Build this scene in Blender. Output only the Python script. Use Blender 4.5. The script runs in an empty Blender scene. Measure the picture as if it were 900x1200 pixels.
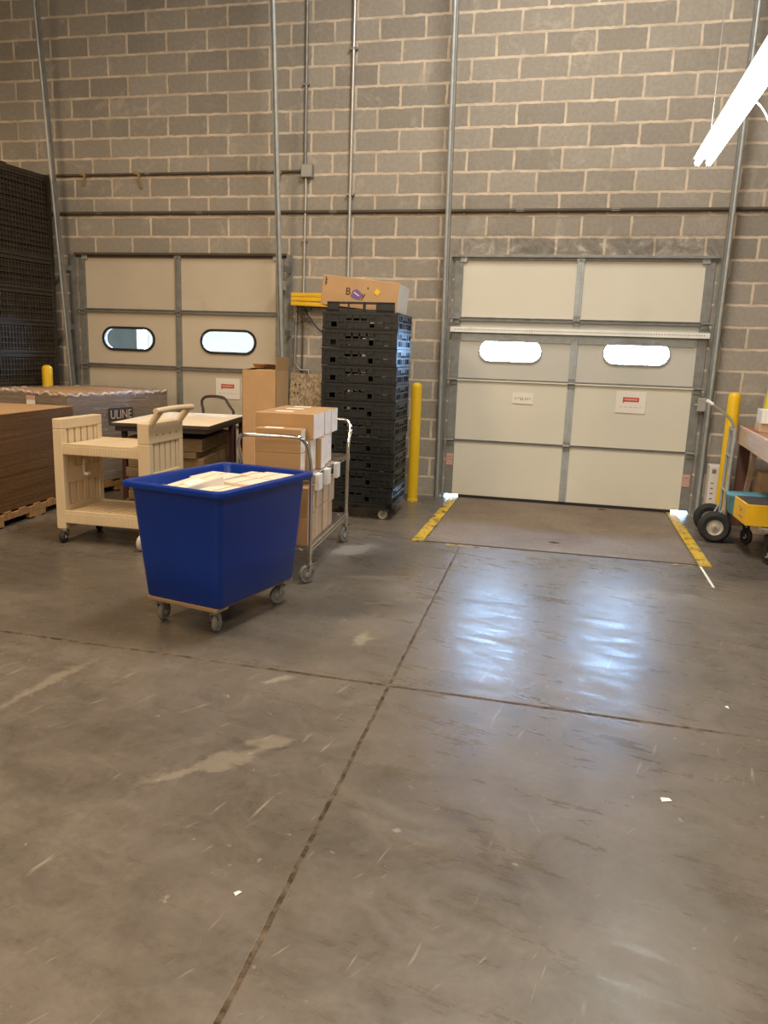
import bpy, bmesh, math, random
from mathutils import Vector, Matrix, Euler
random.seed(7)
SC = bpy.context.scene; COL = SC.collection
R = math.radians; PI = math.pi

# ------------------------------------------------------------------ nodes
class NT:
    def __init__(s, mat):
        s.t = mat.node_tree; s.n = s.t.nodes
    def new(s, ty, **kw):
        n = s.n.new(ty)
        for k, v in kw.items(): setattr(n, k, v)
        return n
    def set(s, sock, v):
        if isinstance(v, bpy.types.NodeSocket): s.t.links.new(v, sock)
        elif v is not None: sock.default_value = v
    def math(s, op, a, b=None, c=None, clamp=False):
        n = s.new('ShaderNodeMath', operation=op, use_clamp=clamp)
        s.set(n.inputs[0], a); s.set(n.inputs[1], b); s.set(n.inputs[2], c)
        return n.outputs[0]
    def vmath(s, op, a, b=None):
        n = s.new('ShaderNodeVectorMath', operation=op)
        s.set(n.inputs[0], a); s.set(n.inputs[1], b)
        return n.outputs['Value'] if op == 'LENGTH' else n.outputs[0]
    def noise(s, vec, scale, detail=4, rough=.55, dist=0, col=False):
        n = s.new('ShaderNodeTexNoise'); s.set(n.inputs['Vector'], vec)
        n.inputs['Scale'].default_value = scale; n.inputs['Detail'].default_value = detail
        n.inputs['Roughness'].default_value = rough; n.inputs['Distortion'].default_value = dist
        return n.outputs['Color' if col else 'Fac']
    def map(s, vec, loc=(0,0,0), rot=(0,0,0), scale=(1,1,1), vt='POINT'):
        n = s.new('ShaderNodeMapping', vector_type=vt); s.set(n.inputs['Vector'], vec)
        n.inputs['Location'].default_value = loc; n.inputs['Rotation'].default_value = rot
        n.inputs['Scale'].default_value = scale
        return n.outputs[0]
    def rng(s, v, a, b, c=0., d=1., smooth=False):
        n = s.new('ShaderNodeMapRange'); n.interpolation_type = 'SMOOTHSTEP' if smooth else 'LINEAR'
        s.set(n.inputs[0], v)
        for i, x in enumerate((a, b, c, d)): n.inputs[1+i].default_value = x
        return n.outputs[0]
    def mix(s, f, a, b, mode='MIX'):
        n = s.new('ShaderNodeMix', data_type='RGBA', blend_type=mode)
        s.set(n.inputs[0], f)
        for i, v in ((6, a), (7, b)):
            if isinstance(v, (tuple, list)): v = (*v[:3], 1)
            s.set(n.inputs[i], v)
        return n.outputs[2]
    def coords(s, k='Object'):
        return s.new('ShaderNodeTexCoord').outputs[k]
    def bump(s, h, strength, dist=.01, normal=None):
        n = s.new('ShaderNodeBump'); n.inputs['Strength'].default_value = strength
        n.inputs['Distance'].default_value = dist; s.set(n.inputs['Height'], h)
        if normal: s.set(n.inputs['Normal'], normal)
        return n.outputs[0]

def newmat(name):
    m = bpy.data.materials.new(name); m.use_nodes = True
    return m, NT(m), m.node_tree.nodes['Principled BSDF']

def mat(name, col, rough=.6, metal=0., var=.12, vscale=6., bump=0., bscale=60., rvar=.0, col2=None, c2s=3., c2lo=.5, c2hi=.65, stretch=None, spec=None):
    m, t, b = newmat(name)
    co = t.coords()
    if stretch: co = t.map(co, scale=stretch)
    n = t.noise(co, vscale, 5)
    f = t.rng(n, .25, .75, 1-var, 1+var)
    base = t.mix(1., col, t_rgb(t, f), 'MULTIPLY')
    if col2:
        k = t.noise(co, c2s, 6, .65)
        base = t.mix(t.rng(k, c2lo, c2hi), base, col2)
    t.set(b.inputs['Base Color'], base)
    b.inputs['Metallic'].default_value = metal
    if rvar: t.set(b.inputs['Roughness'], t.rng(t.noise(co, vscale*1.7, 4), .3, .7, rough-rvar, rough+rvar))
    else: b.inputs['Roughness'].default_value = rough
    if spec is not None: b.inputs['Specular IOR Level'].default_value = spec
    if bump: t.set(b.inputs['Normal'], t.bump(t.noise(co, bscale, 4), bump))
    return m
def t_rgb(t, f):
    n = t.new('ShaderNodeCombineColor')
    for i in range(3): t.set(n.inputs[i], f)
    return n.outputs[0]
def emis(name, col, s):
    m, t, b = newmat(name)
    b.inputs['Base Color'].default_value = (*col, 1)
    b.inputs['Emission Color'].default_value = (*col, 1); b.inputs['Emission Strength'].default_value = s
    return m

# ------------------------------------------------------------------ materials
H = .2032; BW = .458
def wall_mat():
    m, t, b = newmat('concrete_block')
    g = t.new('ShaderNodeNewGeometry').outputs['Position']
    sx = t.new('ShaderNodeSeparateXYZ'); t.set(sx.inputs[0], g)
    wob = t.noise(g, 13, 4, col=True)
    wv = t.vmath('SCALE', t.vmath('SUBTRACT', wob, (.5, .5, .5))); wv.node.inputs['Scale'].default_value = .024
    cx = t.new('ShaderNodeCombineXYZ'); t.set(cx.inputs[0], t.math('ADD', sx.outputs[0], t.math('MULTIPLY', sx.outputs[1], 1.)))
    t.set(cx.inputs[1], sx.outputs[2])
    v = t.vmath('ADD', cx.outputs[0], wv)
    br = t.new('ShaderNodeTexBrick', offset=.5, offset_frequency=2, squash=1)
    t.set(br.inputs['Vector'], v)
    for k, x in (('Scale', 1), ('Mortar Size', .0145), ('Mortar Smooth', .35), ('Bias', 0), ('Brick Width', BW), ('Row Height', H)): br.inputs[k].default_value = x
    br.inputs['Color1'].default_value = (0, 0, 0, 1); br.inputs['Color2'].default_value = (1, 1, 1, 1); br.inputs['Mortar'].default_value = (.5, .5, .5, 1)
    rnd = br.outputs['Color']; mort = br.outputs['Fac']
    blk = t.mix(rnd, (.255, .236, .208), (.360, .335, .298))
    big = t.noise(g, .9, 5, .6)
    blk = t.mix(t.rng(big, .35, .7), blk, t.mix(.5, blk, (.36, .33, .285)))
    fine = t.noise(g, 26, 6, .7)
    blk = t.mix(1., blk, t_rgb(t, t.rng(fine, .25, .75, .84, 1.15)), 'MULTIPLY')
    eff = t.noise(g, 3.2, 6, .7, 1.)
    blk = t.mix(t.rng(eff, .56, .72, 0, .5), blk, (.55, .50, .43))
    mo = t.mix(t.rng(t.noise(g, 5, 4), .35, .65), (.50, .43, .34), (.72, .62, .50))
    t.set(b.inputs['Base Color'], t.mix(t.math('MULTIPLY', mort, .9), blk, mo))
    # grime and lime bloom on the course above the right door
    base = b.inputs['Base Color'].links[0].from_socket
    band = t.math('MULTIPLY', t.rng(sx.outputs[2], 2.44, 2.50, .4, 1), t.rng(sx.outputs[2], 2.62, 2.68, 1, 0))
    band = t.math('MULTIPLY', band, t.math('MULTIPLY', t.rng(sx.outputs[0], 4.1, 4.4), t.rng(sx.outputs[0], 6.7, 6.9, 1, 0)))
    gn = t.noise(g, 4.5, 6, .7, 1.)
    base = t.mix(t.math('MULTIPLY', band, t.rng(gn, .42, .6, 0, .6)), base, (.10, .10, .10))
    base = t.mix(t.math('MULTIPLY', band, t.rng(gn, .42, .34, 0, .6)), base, (.62, .60, .56))
    t.set(b.inputs['Base Color'], base)
    b.inputs['Roughness'].default_value = .92; b.inputs['Specular IOR Level'].default_value = .2
    h = t.math('SUBTRACT', t.math('MULTIPLY', fine, .35), mort)
    t.set(b.inputs['Normal'], t.bump(h, .45, .006))
    return m
def floor_mat():
    m, t, b = newmat('polished_concrete')
    g = t.new('ShaderNodeNewGeometry').outputs['Position']
    big = t.noise(g, .55, 6, .62, .6); mid = t.noise(g, 3.4, 8, .7, .8); fine = t.noise(g, 34, 6, .72)
    c = t.mix(t.rng(big, .36, .64), (.080, .069, .056), (.142, .124, .104))
    c = t.mix(t.rng(mid, .36, .70, 0, .7), c, (.192, .168, .145))
    c = t.mix(1., c, t_rgb(t, t.rng(fine, .25, .75, .86, 1.14)), 'MULTIPLY')
    # thin trowel and tyre scratches
    sc = None
    for ang, sc_, th in ((-78, 1.0, .675), (-60, 1.7, .68), (-112, 1.2, .70), (-45, 2.6, .70)):
        mv = t.map(t.map(g, rot=(0, 0, R(ang))), scale=(2.2*sc_, 26*sc_, 1))
        s = t.rng(t.noise(mv, 1., 3, .6), th, th+.05)
        sc = s if sc is None else t.math('MAXIMUM', sc, s)
    c = t.mix(t.math('MULTIPLY', sc, .55), c, (.36, .33, .28))
    spk = t.rng(t.noise(g, 19, 2, .5), .72, .75)
    c = t.mix(t.math('MULTIPLY', spk, .5), c, (.36, .33, .28))
    wob = t.vmath('SUBTRACT', t.noise(g, 5, 4, .6, col=True), (.5, .5, .5))
    gw = t.vmath('SCALE', wob); gw.node.inputs['Scale'].default_value = .28
    gd = t.vmath('ADD', g, gw)
    # worn pale smears: centre x, y, angle, half length, half width, amount
    for x, y, a, l, w, k, cc in ((4.33, -5.75, 56, .27, .040, .42, (.33, .295, .23)), (4.50, -5.53, 30, .10, .05, .38, (.33, .295, .23)),
                             (3.35, -5.35, 78, .36, .035, .4, (.33, .29, .23)), (4.32, -4.96, 40, .10, .035, .55, (.34, .31, .26)),
                             (4.545, -4.35, 100, .10, .045, .6, (.35, .33, .24)), (4.0, -2.55, 60, .28, .13, .75, (.33, .32, .29)),
                             (4.35, -3.2, 20, .22, .05, .3, (.33, .32, .29)), (4.45, -3.75, 10, .14, .04, .35, (.33, .32, .29)),
                             (6.1, -3.0, 8, .5, .10, .25, (.30, .29, .27)), (3.15, -3.0, 5, .5, .2, .2, (.26, .24, .2))):
        v = t.map(gd, loc=(x, y, 0), rot=(0, 0, R(a)), scale=(l, w, 1), vt='TEXTURE')
        v = t.vmath('MULTIPLY', v, (1, 1, 0))
        e = t.rng(t.vmath('LENGTH', v), 1.15, .45, smooth=True)
        c = t.mix(t.math('MULTIPLY', e, k), c, cc)
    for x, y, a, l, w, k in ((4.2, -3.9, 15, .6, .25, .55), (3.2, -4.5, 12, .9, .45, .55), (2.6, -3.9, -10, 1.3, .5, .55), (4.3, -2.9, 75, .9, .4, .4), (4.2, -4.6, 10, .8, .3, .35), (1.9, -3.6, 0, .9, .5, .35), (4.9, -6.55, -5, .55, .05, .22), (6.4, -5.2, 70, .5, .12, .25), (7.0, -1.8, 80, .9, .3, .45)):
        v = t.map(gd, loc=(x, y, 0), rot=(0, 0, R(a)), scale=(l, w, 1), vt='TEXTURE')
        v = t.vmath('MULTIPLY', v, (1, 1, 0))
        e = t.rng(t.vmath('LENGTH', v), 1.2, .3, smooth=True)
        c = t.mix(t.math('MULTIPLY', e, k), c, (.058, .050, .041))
    # saw-cut control joints
    sp = t.new('ShaderNodeSeparateXYZ')
    gj = t.vmath('SCALE', wob); gj.node.inputs['Scale'].default_value = .012
    t.set(sp.inputs[0], t.vmath('ADD', g, gj))
    def line(v, at, w):
        return t.rng(t.math('ABSOLUTE', t.math('SUBTRACT', v, at)), w, w*1.5, 1, 0)
    far = t.rng(sp.outputs[0], 6.1, 6.6, 1, .0); nearer = t.rng(sp.outputs[1], -2.7, -2.1, 1, .25)
    jx = t.math('MULTIPLY', line(t.math('SUBTRACT', sp.outputs[0], t.math('MULTIPLY', t.math('ADD', sp.outputs[1], 4.87), -.02)), 4.812, .0065), nearer)
    jy = t.math('MULTIPLY', line(t.math('ADD', sp.outputs[1], t.math('MULTIPLY', t.math('SUBTRACT', sp.outputs[0], 4.8), .022)), -4.878, .0090), far)
    j = t.math('MAXIMUM', jx, jy)
    jc = t.mix(t.rng(t.noise(g, 17, 5, .7), .4, .66), (.045, .034, .024), (.17, .135, .10))
    c = t.mix(t.math('MULTIPLY', j, .95), c, jc)
    t.set(b.inputs['Base Color'], c)
    st = t.noise(t.map(t.map(g, rot=(0, 0, R(14))), scale=(2.2, 9, 1)), 1.2, 7, .72)
    rr = t.math('ADD', t.rng(st, .36, .64, .17, .42), t.math('MULTIPLY', t.rng(mid, .3, .7), .10))
    rr = t.math('ADD', rr, t.math('MULTIPLY', j, .3))
    t.set(b.inputs['Roughness'], rr)
    t.set(b.inputs['Specular IOR Level'], t.math('MULTIPLY', t.math('SUBTRACT', 1., j), .5))
    hh = t.math('SUBTRACT', t.math('ADD', t.math('MULTIPLY', mid, .5), t.math('MULTIPLY', fine, .08)), t.math('MULTIPLY', j, .8))
    t.set(b.inputs['Normal'], t.bump(hh, .22, .01))
    return m
def cardboard(name, col, var=.1):
    return mat(name, col, .82, var=var, vscale=5, bump=.05, bscale=40, spec=.25)
def sheets_mat(name, a, b_, sc=1.):
    """edges of flattened cardboard: thin horizontal layers"""
    m, t, b = newmat(name)
    co = t.coords()
    lay = t.noise(t.map(co, scale=(.7, .7, 60*sc)), 1.6, 6, .75)
    flu = t.noise(t.map(co, scale=(14, 14, 190*sc)), 1., 2, .5)
    c = t.mix(t.rng(lay, .36, .62), a, b_)
    c = t.mix(1., c, t_rgb(t, t.rng(flu, .3, .7, .78, 1.2)), 'MULTIPLY')
    t.set(b.inputs['Base Color'], c); b.inputs['Roughness'].default_value = .85; b.inputs['Specular IOR Level'].default_value = .2
    t.set(b.inputs['Normal'], t.bump(lay, .6, .01))
    return m
def wood_mat(name, a, b_, rough=.75, axis=0):
    m, t, b = newmat(name)
    co = t.coords(); s = [18, 18, 18]; s[axis] = 1.2
    n = t.noise(t.map(co, scale=tuple(s)), 1.3, 6, .65, .6)
    t.set(b.inputs['Base Color'], t.mix(t.rng(n, .3, .7), a, b_)); b.inputs['Roughness'].default_value = rough
    t.set(b.inputs['Normal'], t.bump(n, .25, .004))
    return m
def osb_mat():
    m, t, b = newmat('strand_board'); co = t.coords()
    v = t.new('ShaderNodeTexVoronoi'); v.inputs['Scale'].default_value = 1; t.set(v.inputs['Vector'], t.map(co, rot=(0, R(35), 0), scale=(55, 55, 26)))
    t.set(b.inputs['Base Color'], t.mix(t.rng(t.new('ShaderNodeSeparateColor').outputs[0] if 0 else v.outputs['Distance'], .1, .7), (.52, .42, .29), (.24, .18, .11)))
    b.inputs['Roughness'].default_value = .8; t.set(b.inputs['Normal'], t.bump(v.outputs['Distance'], .5, .004)); return m
def chipped(name, paint, under, lo=.55, hi=.6, scale=9, rough=.5, metal=0):
    m, t, b = newmat(name); g = t.new('ShaderNodeNewGeometry').outputs['Position']
    n = t.noise(g, scale, 8, .75, .4); n2 = t.noise(g, 30, 4)
    c = t.mix(t.rng(n2, .3, .7), paint, tuple(x*.82 for x in paint))
    t.set(b.inputs['Base Color'], t.mix(t.rng(n, lo, hi), c, under)); b.inputs['Roughness'].default_value = rough; b.inputs['Metallic'].default_value = metal
    return m
def plate_mat():
    m, t, b = newmat('leveler_steel'); g = t.new('ShaderNodeNewGeometry').outputs['Position']
    n = t.noise(g, 1.6, 7, .65, .5); f = t.noise(g, 45, 4)
    ch = t.new('ShaderNodeTexChecker'); ch.inputs['Scale'].default_value = 42; t.set(ch.inputs['Vector'], t.map(g, rot=(0, 0, R(45))))
    c = t.mix(t.rng(n, .35, .68), (.165, .125, .092), (.235, .190, .145))
    c = t.mix(1., c, t_rgb(t, t.rng(f, .3, .7, .82, 1.18)), 'MULTIPLY')
    t.set(b.inputs['Base Color'], c); b.inputs['Roughness'].default_value = .68; b.inputs['Metallic'].default_value = .1
    t.set(b.inputs['Normal'], t.bump(t.math('ADD', t.math('MULTIPLY', ch.outputs['Fac'], .3), f), .3, .003)); return m
def pane_mat():
    m, t, b = newmat('clear_acrylic'); o = t.n['Material Output']
    tr = t.new('ShaderNodeBsdfTransparent'); tr.inputs[0].default_value = (.97, .985, 1, 1)
    gl = t.new('ShaderNodeBsdfGlossy'); gl.inputs['Roughness'].default_value = .08
    fr = t.new('ShaderNodeFresnel'); fr.inputs[0].default_value = 1.3
    mx = t.new('ShaderNodeMixShader'); t.set(mx.inputs[0], fr.outputs[0]); t.set(mx.inputs[1], tr.outputs[0]); t.set(mx.inputs[2], gl.outputs[0])
    t.n.remove(b); t.set(o.inputs[0], mx.outputs[0]); return m
def wrap_mat():
    m, t, b = newmat('stretch_wrap'); o = t.n['Material Output']; co = t.coords()
    n = t.noise(t.map(co, scale=(1.2, 1.2, 26)), 1.5, 6, .7, .8)
    tr = t.new('ShaderNodeBsdfTransparent'); gl = t.new('ShaderNodeBsdfGlossy'); gl.inputs['Roughness'].default_value = .28
    gl.inputs['Color'].default_value = (.9, .88, .88, 1)
    df = t.new('ShaderNodeBsdfDiffuse'); df.inputs[0].default_value = (.62, .55, .52, 1)
    m1 = t.new('ShaderNodeMixShader'); m1.inputs[0].default_value = .45; t.set(m1.inputs[1], df.outputs[0]); t.set(m1.inputs[2], gl.outputs[0])
    m2 = t.new('ShaderNodeMixShader'); t.set(m2.inputs[0], t.rng(n, .42, .75, .10, .55)); t.set(m2.inputs[1], tr.outputs[0]); t.set(m2.inputs[2], m1.outputs[0])
    bp = t.bump(n, .6, .01); t.set(gl.inputs['Normal'], bp)
    t.n.remove(b); t.set(o.inputs[0], m2.outputs[0]); return m

M = dict(
    wall=wall_mat(), floor=floor_mat(),
    plain=mat('painted_drywall', (.30, .27, .23), .9), ceil=mat('ceiling_deck', (.32, .30, .27), .9),
    ext=mat('outdoor_concrete', (.7, .7, .68), .9), olive=mat('weathered_panel', (.0100, .0062, .0022), .95, spec=.1),
    door=mat('ivory_door_skin', (.68, .665, .585), .42, var=.05, vscale=1.3, bump=.03, bscale=120, rvar=.05),
    doorrow=mat('ivory_door_skin_dull', (.56, .565, .53), .45, var=.05, vscale=1.3, bump=.03, bscale=120),
    doorL=mat('aged_door_skin', (.56, .505, .41), .5, var=.08, vscale=1.6, bump=.03, bscale=120, col2=(.40, .34, .25), c2s=1.4, c2lo=.62, c2hi=.8),
    galv=mat('galvanized_steel', (.42, .46, .48), .42, .4, var=.16, vscale=14, rvar=.1),
    galvd=mat('dull_galvanized_steel', (.26, .27, .265), .5, .5, var=.2, vscale=12, rvar=.1),
    conduit=mat('conduit_steel', (.52, .53, .52), .38, .7, var=.1, vscale=3),
    pipe=mat('painted_dark_pipe', (.085, .07, .052), .7, 0, var=.25, vscale=4),
    chrome=mat('chrome', (.74, .74, .75), .16, 1., var=.08, vscale=12, rvar=.05),
    rubber=mat('black_rubber', (.016, .016, .017), .75, 0, var=.2),
    tyre=mat('tyre_rubber', (.020, .021, .023), .8, 0, var=.3, vscale=20),
    greywheel=mat('grey_rubber', (.17, .16, .145), .7, 0, var=.2, vscale=20),
    gasket=mat('window_gasket', (.018, .018, .016), .55, 0),
    blue=mat('blue_polyethylene', (.0, .026, .235), .34, 0, spec=.4, var=.06, vscale=3, bump=.03, bscale=110, rvar=.05),
    cream=mat('cream_plastic', (.64, .52, .35), .55, 0, var=.06, vscale=4, bump=.05, bscale=90),
    black=mat('black_plastic', (.011, .0135, .0145), .42, 0, var=.3, vscale=10, rvar=.1),
    blackw=mat('dusty_black_plastic', (.034, .026, .017), .85, 0, var=.35, vscale=12, rvar=.1),
    card=cardboard('kraft_cardboard', (.42, .265, .135)), card2=cardboard('light_kraft_cardboard', (.50, .32, .17)), card3=cardboard('pale_kraft_cardboard', (.55, .40, .265)),
    white_end=mat('white_printed_carton', (.80, .73, .66), .7, 0, var=.09, vscale=16, col2=(.62, .50, .40), c2s=10, c2lo=.60, c2hi=.72),
    white=mat('white_carton', (.74, .71, .67), .6, 0, var=.04, vscale=8), label=mat('white_label', (.86, .86, .85), .4, 0, var=.02),
    pinkwhite=mat('off_white_carton', (.76, .64, .52), .6, 0, var=.08, vscale=8),
    sheet=sheets_mat('cardboard_edges', (.095, .048, .016), (.18, .098, .040)), sheet2=sheets_mat('wrapped_cardboard_edges', (.13, .10, .072), (.27, .21, .155)),
    sheet3=sheets_mat('bundle_edges', (.14, .09, .045), (.26, .18, .10), .7),
    pallet=wood_mat('pallet_pine', (.22, .12, .05), (.46, .28, .12), axis=0), ply=wood_mat('plywood', (.20, .13, .07), (.34, .23, .13)),
    table=wood_mat('table_top_wood', (.26, .11, .06), (.40, .19, .11), .45, 1), tlg=wood_mat('table_leg_wood', (.08, .035, .025), (.15, .07, .05), .6, 2),
    apron=wood_mat('raw_pine_board', (.50, .39, .31), (.66, .54, .45), .7, 1),
    boardtop=mat('melamine_top', (.86, .74, .57), .85, 0, var=.05, vscale=3, col2=(.40, .30, .22), c2s=8, c2lo=.70, c2hi=.76),
    darkedge=mat('dark_edge_band', (.05, .035, .028), .5), darkred=mat('dark_red_steel', (.055, .016, .012), .5),
    yellow=mat('bollard_yellow', (.78, .50, .012), .45, 0, var=.08, vscale=3, bump=.04, bscale=30), yellow2=mat('yellow_steel', (.80, .48, .01), .5, 0, var=.1),
    yellowc=mat('yellow_carton', (.80, .46, .01), .5, 0, var=.06), lime=mat('lime_plastic', (.72, .68, .02), .5),
    stripe=chipped('yellow_floor_paint', (.70, .46, .02), (.10, .085, .06), .53, .56, 13), stripe2=chipped('worn_yellow_paint', (.66, .46, .10), (.13, .11, .09), .44, .48, 12),
    plate=plate_mat(), osb=osb_mat(), pane=pane_mat(), wrap=wrap_mat(),
    paper=mat('paper', (.80, .77, .72), .8, 0, var=.02), red=mat('red_ink', (.62, .05, .045), .6), grey_ink=mat('grey_ink', (.20, .20, .20), .7), ink=mat('black_ink', (.03, .028, .03), .7),
    pinktag=mat('pink_tag', (.58, .36, .29), .6), purple=mat('purple_ink', (.20, .11, .32), .6), sticker=mat('yellow_sticker', (.85, .58, .03), .5),
    greybox=mat('grey_enamel', (.34, .34, .32), .5), teal=mat('teal_plastic', (.09, .27, .36), .45), darkblue=mat('dark_blue_print', (.02, .045, .16), .5),
    darktop=mat('dark_film', (.07, .06, .06), .45), foam=mat('yellow_foam', (.30, .215, .09), .9), hub=mat('wheel_hub_enamel', (.50, .47, .42), .45, .2, var=.2, vscale=30),
    glareblock=mat('pale_blocker_skin', (.12, .078, .052), .9, var=.05, spec=.1),  # skin of the added panel that dims the left door windows
    fold=mat('crumpled_film', (.60, .50, .43), .22, 0, var=.25, vscale=30),
    tube=emis('fluorescent_tube', (.90, 1., .97), 15), fixture=mat('white_enamel', (.82, .84, .82), .35), silver=mat('silver_tube', (.70, .70, .70), .28, .9, var=.08),
    navy=mat('blue_toe_plate', (.02, .04, .09), .5), darkwood=mat('dark_handle', (.045, .028, .028), .45),
)
def print_mat():
    m, t, b = newmat('printed_carton'); return m

# ------------------------------------------------------------------ mesh helpers
class MB:
    def __init__(s): s.b = bmesh.new()
    def box(s, a, c, rot=None, origin=None):
        x0, y0, z0 = a; x1, y1, z1 = c
        r = bmesh.ops.create_cube(s.b, size=1)['verts']
        mt = Matrix.Translation(((x0+x1)/2, (y0+y1)/2, (z0+z1)/2)) @ Matrix.Diagonal((abs(x1-x0), abs(y1-y0), abs(z1-z0), 1))
        if rot: o = Matrix.Translation(origin or (0, 0, 0)); mt = o @ Euler(rot).to_matrix().to_4x4() @ o.inverted() @ mt
        bmesh.ops.transform(s.b, matrix=mt, verts=r); return s
    def cyl(s, p0, p1, r0, r1=None, seg=16, cap=True):
        p0, p1 = Vector(p0), Vector(p1); d = p1-p0
        v = bmesh.ops.create_cone(s.b, cap_ends=cap, cap_tris=False, segments=seg, radius1=r0, radius2=r0 if r1 is None else r1, depth=d.length)['verts']
        bmesh.ops.transform(s.b, matrix=Matrix.Translation((p0+p1)/2) @ d.to_track_quat('Z', 'Y').to_matrix().to_4x4(), verts=v); return s
    def lathe(s, prof, seg=24, mtx=None, closed=False):
        rings = []
        for r, z in prof: rings.append([s.b.verts.new((r*math.cos(2*PI*i/seg), r*math.sin(2*PI*i/seg), z)) for i in range(seg)])
        for a, b_ in zip(rings, rings[1:]):
            for i in range(seg): s.b.faces.new((a[i], a[(i+1) % seg], b_[(i+1) % seg], b_[i]))
        if closed:
            a, b_ = rings[-1], rings[0]
            for i in range(seg): s.b.faces.new((a[i], a[(i+1) % seg], b_[(i+1) % seg], b_[i]))
        else:
            for rg, fl in ((rings[0], 1), (rings[-1], 0)): s.b.faces.new(rg[::-1] if fl else rg)
        if mtx: bmesh.ops.transform(s.b, matrix=mtx, verts=[v for r in rings for v in r])
        return s
    def tube(s, pts, r, seg=10, smooth=0):
        pts = [Vector(p) for p in pts]
        for _ in range(smooth):
            q = [pts[0]]
            for a, b_ in zip(pts, pts[1:]): q += [a.lerp(b_, .25), a.lerp(b_, .75)]
            pts = q+[pts[-1]]
        rings = []; up = None
        for i, p in enumerate(pts):
            d = (pts[min(i+1, len(pts)-1)]-pts[max(i-1, 0)]).normalized()
            if up is None: up = Vector((0, 0, 1)) if abs(d.z) < .9 else Vector((1, 0, 0))
            sd = d.cross(up).normalized(); up = sd.cross(d).normalized()
            rings.append([s.b.verts.new(p+r*(math.cos(2*PI*k/seg)*sd+math.sin(2*PI*k/seg)*up)) for k in range(seg)])
        for a, b_ in zip(rings, rings[1:]):
            for i in range(seg): s.b.faces.new((a[i], a[(i+1) % seg], b_[(i+1) % seg], b_[i]))
        s.b.faces.new(rings[0][::-1]); s.b.faces.new(rings[-1]); return s
    def loft(s, loops, close=False, capb=False, capt=False):
        rg = [[s.b.verts.new(p) for p in L] for L in loops]
        n = len(rg[0])
        for a, b_ in zip(rg, rg[1:]):
            for i in range(n): s.b.faces.new((a[i], a[(i+1) % n], b_[(i+1) % n], b_[i]))
        if capb: s.b.faces.new(rg[0][::-1])
        if capt: s.b.faces.new(rg[-1])
        return s
    def prism(s, poly, y0, y1):   # poly in x,z
        a = [s.b.verts.new((x, y0, z)) for x, z in poly]; b_ = [s.b.verts.new((x, y1, z)) for x, z in poly]; n = len(poly)
        s.b.faces.new(a); s.b.faces.new(b_[::-1])
        for i in range(n): s.b.faces.new((a[(i+1) % n], a[i], b_[i], b_[(i+1) % n]))
        return s
    def done(s, name, m, parent=None, bevel=0, smooth=False, loc=None, rz=None, seg=2, rot=None):
        bmesh.ops.recalc_face_normals(s.b, faces=s.b.faces[:])
        me = bpy.data.meshes.new(name); s.b.to_mesh(me); s.b.free()
        o = bpy.data.objects.new(name, me); COL.objects.link(o)
        me.materials.append(M[m] if isinstance(m, str) else m)
        if smooth:
            for p in me.polygons: p.use_smooth = True
            md = o.modifiers.new('edge', 'EDGE_SPLIT'); md.split_angle = R(38)
        if bevel:
            md = o.modifiers.new('bevel', 'BEVEL'); md.width = bevel; md.segments = seg; md.limit_method = 'ANGLE'; md.angle_limit = R(40)
        if parent: o.parent = parent
        if loc: o.location = loc
        if rz is not None: o.rotation_euler.z = rz
        if rot: o.rotation_euler = rot
        return o
def tag(o, label, cat, group=None):
    o['label'] = label; o['category'] = cat
    if group: o['group'] = group
    return o
def thing(name, label, cat, loc=(0, 0, 0), rz=0, group=None, rot=None):
    o = bpy.data.objects.new(name, None); COL.objects.link(o); o.empty_display_size = .1
    o.location = loc; o.rotation_euler = rot or (0, 0, rz); return tag(o, label, cat, group)
def struct(o): o['kind'] = 'structure'; return o
def dup(root, loc, rz, label, group=None):
    def cp(o, par):
        c = o.copy(); COL.objects.link(c)
        if par: c.parent = par
        for ch in [x for x in o.children]: cp(ch, c)
        return c
    r = cp(root, None); r.location = loc
    if rz is not None: r.rotation_euler = rz if isinstance(rz, (tuple, list)) else (0, 0, rz)
    r['label'] = label
    if group: r['group'] = group
    return r
def text(name, s, size, m, parent, loc, rot, ext=.0008, sx=1., align='CENTER'):
    cu = bpy.data.curves.new(name, 'FONT'); cu.body = s; cu.size = size; cu.extrude = ext; cu.align_x = align; cu.align_y = 'CENTER'
    tmp = bpy.data.objects.new(name, cu); COL.objects.link(tmp)
    bpy.context.view_layer.update()
    me = bpy.data.meshes.new_from_object(tmp); bpy.data.objects.remove(tmp)
    o = bpy.data.objects.new(name, me); COL.objects.link(o); me.materials.clear(); me.materials.append(M[m])
    o.parent = parent; o.location = loc; o.rotation_euler = rot; o.scale = (sx, 1, 1); return o
FRONT = (PI/2, 0, 0)          # text standing up, read from -y
RIGHT = (PI/2, 0, PI/2)       # read from +x
def xf(loc, rz):
    return Matrix.Translation(loc) @ Matrix.Rotation(rz, 4, 'Z')

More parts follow.
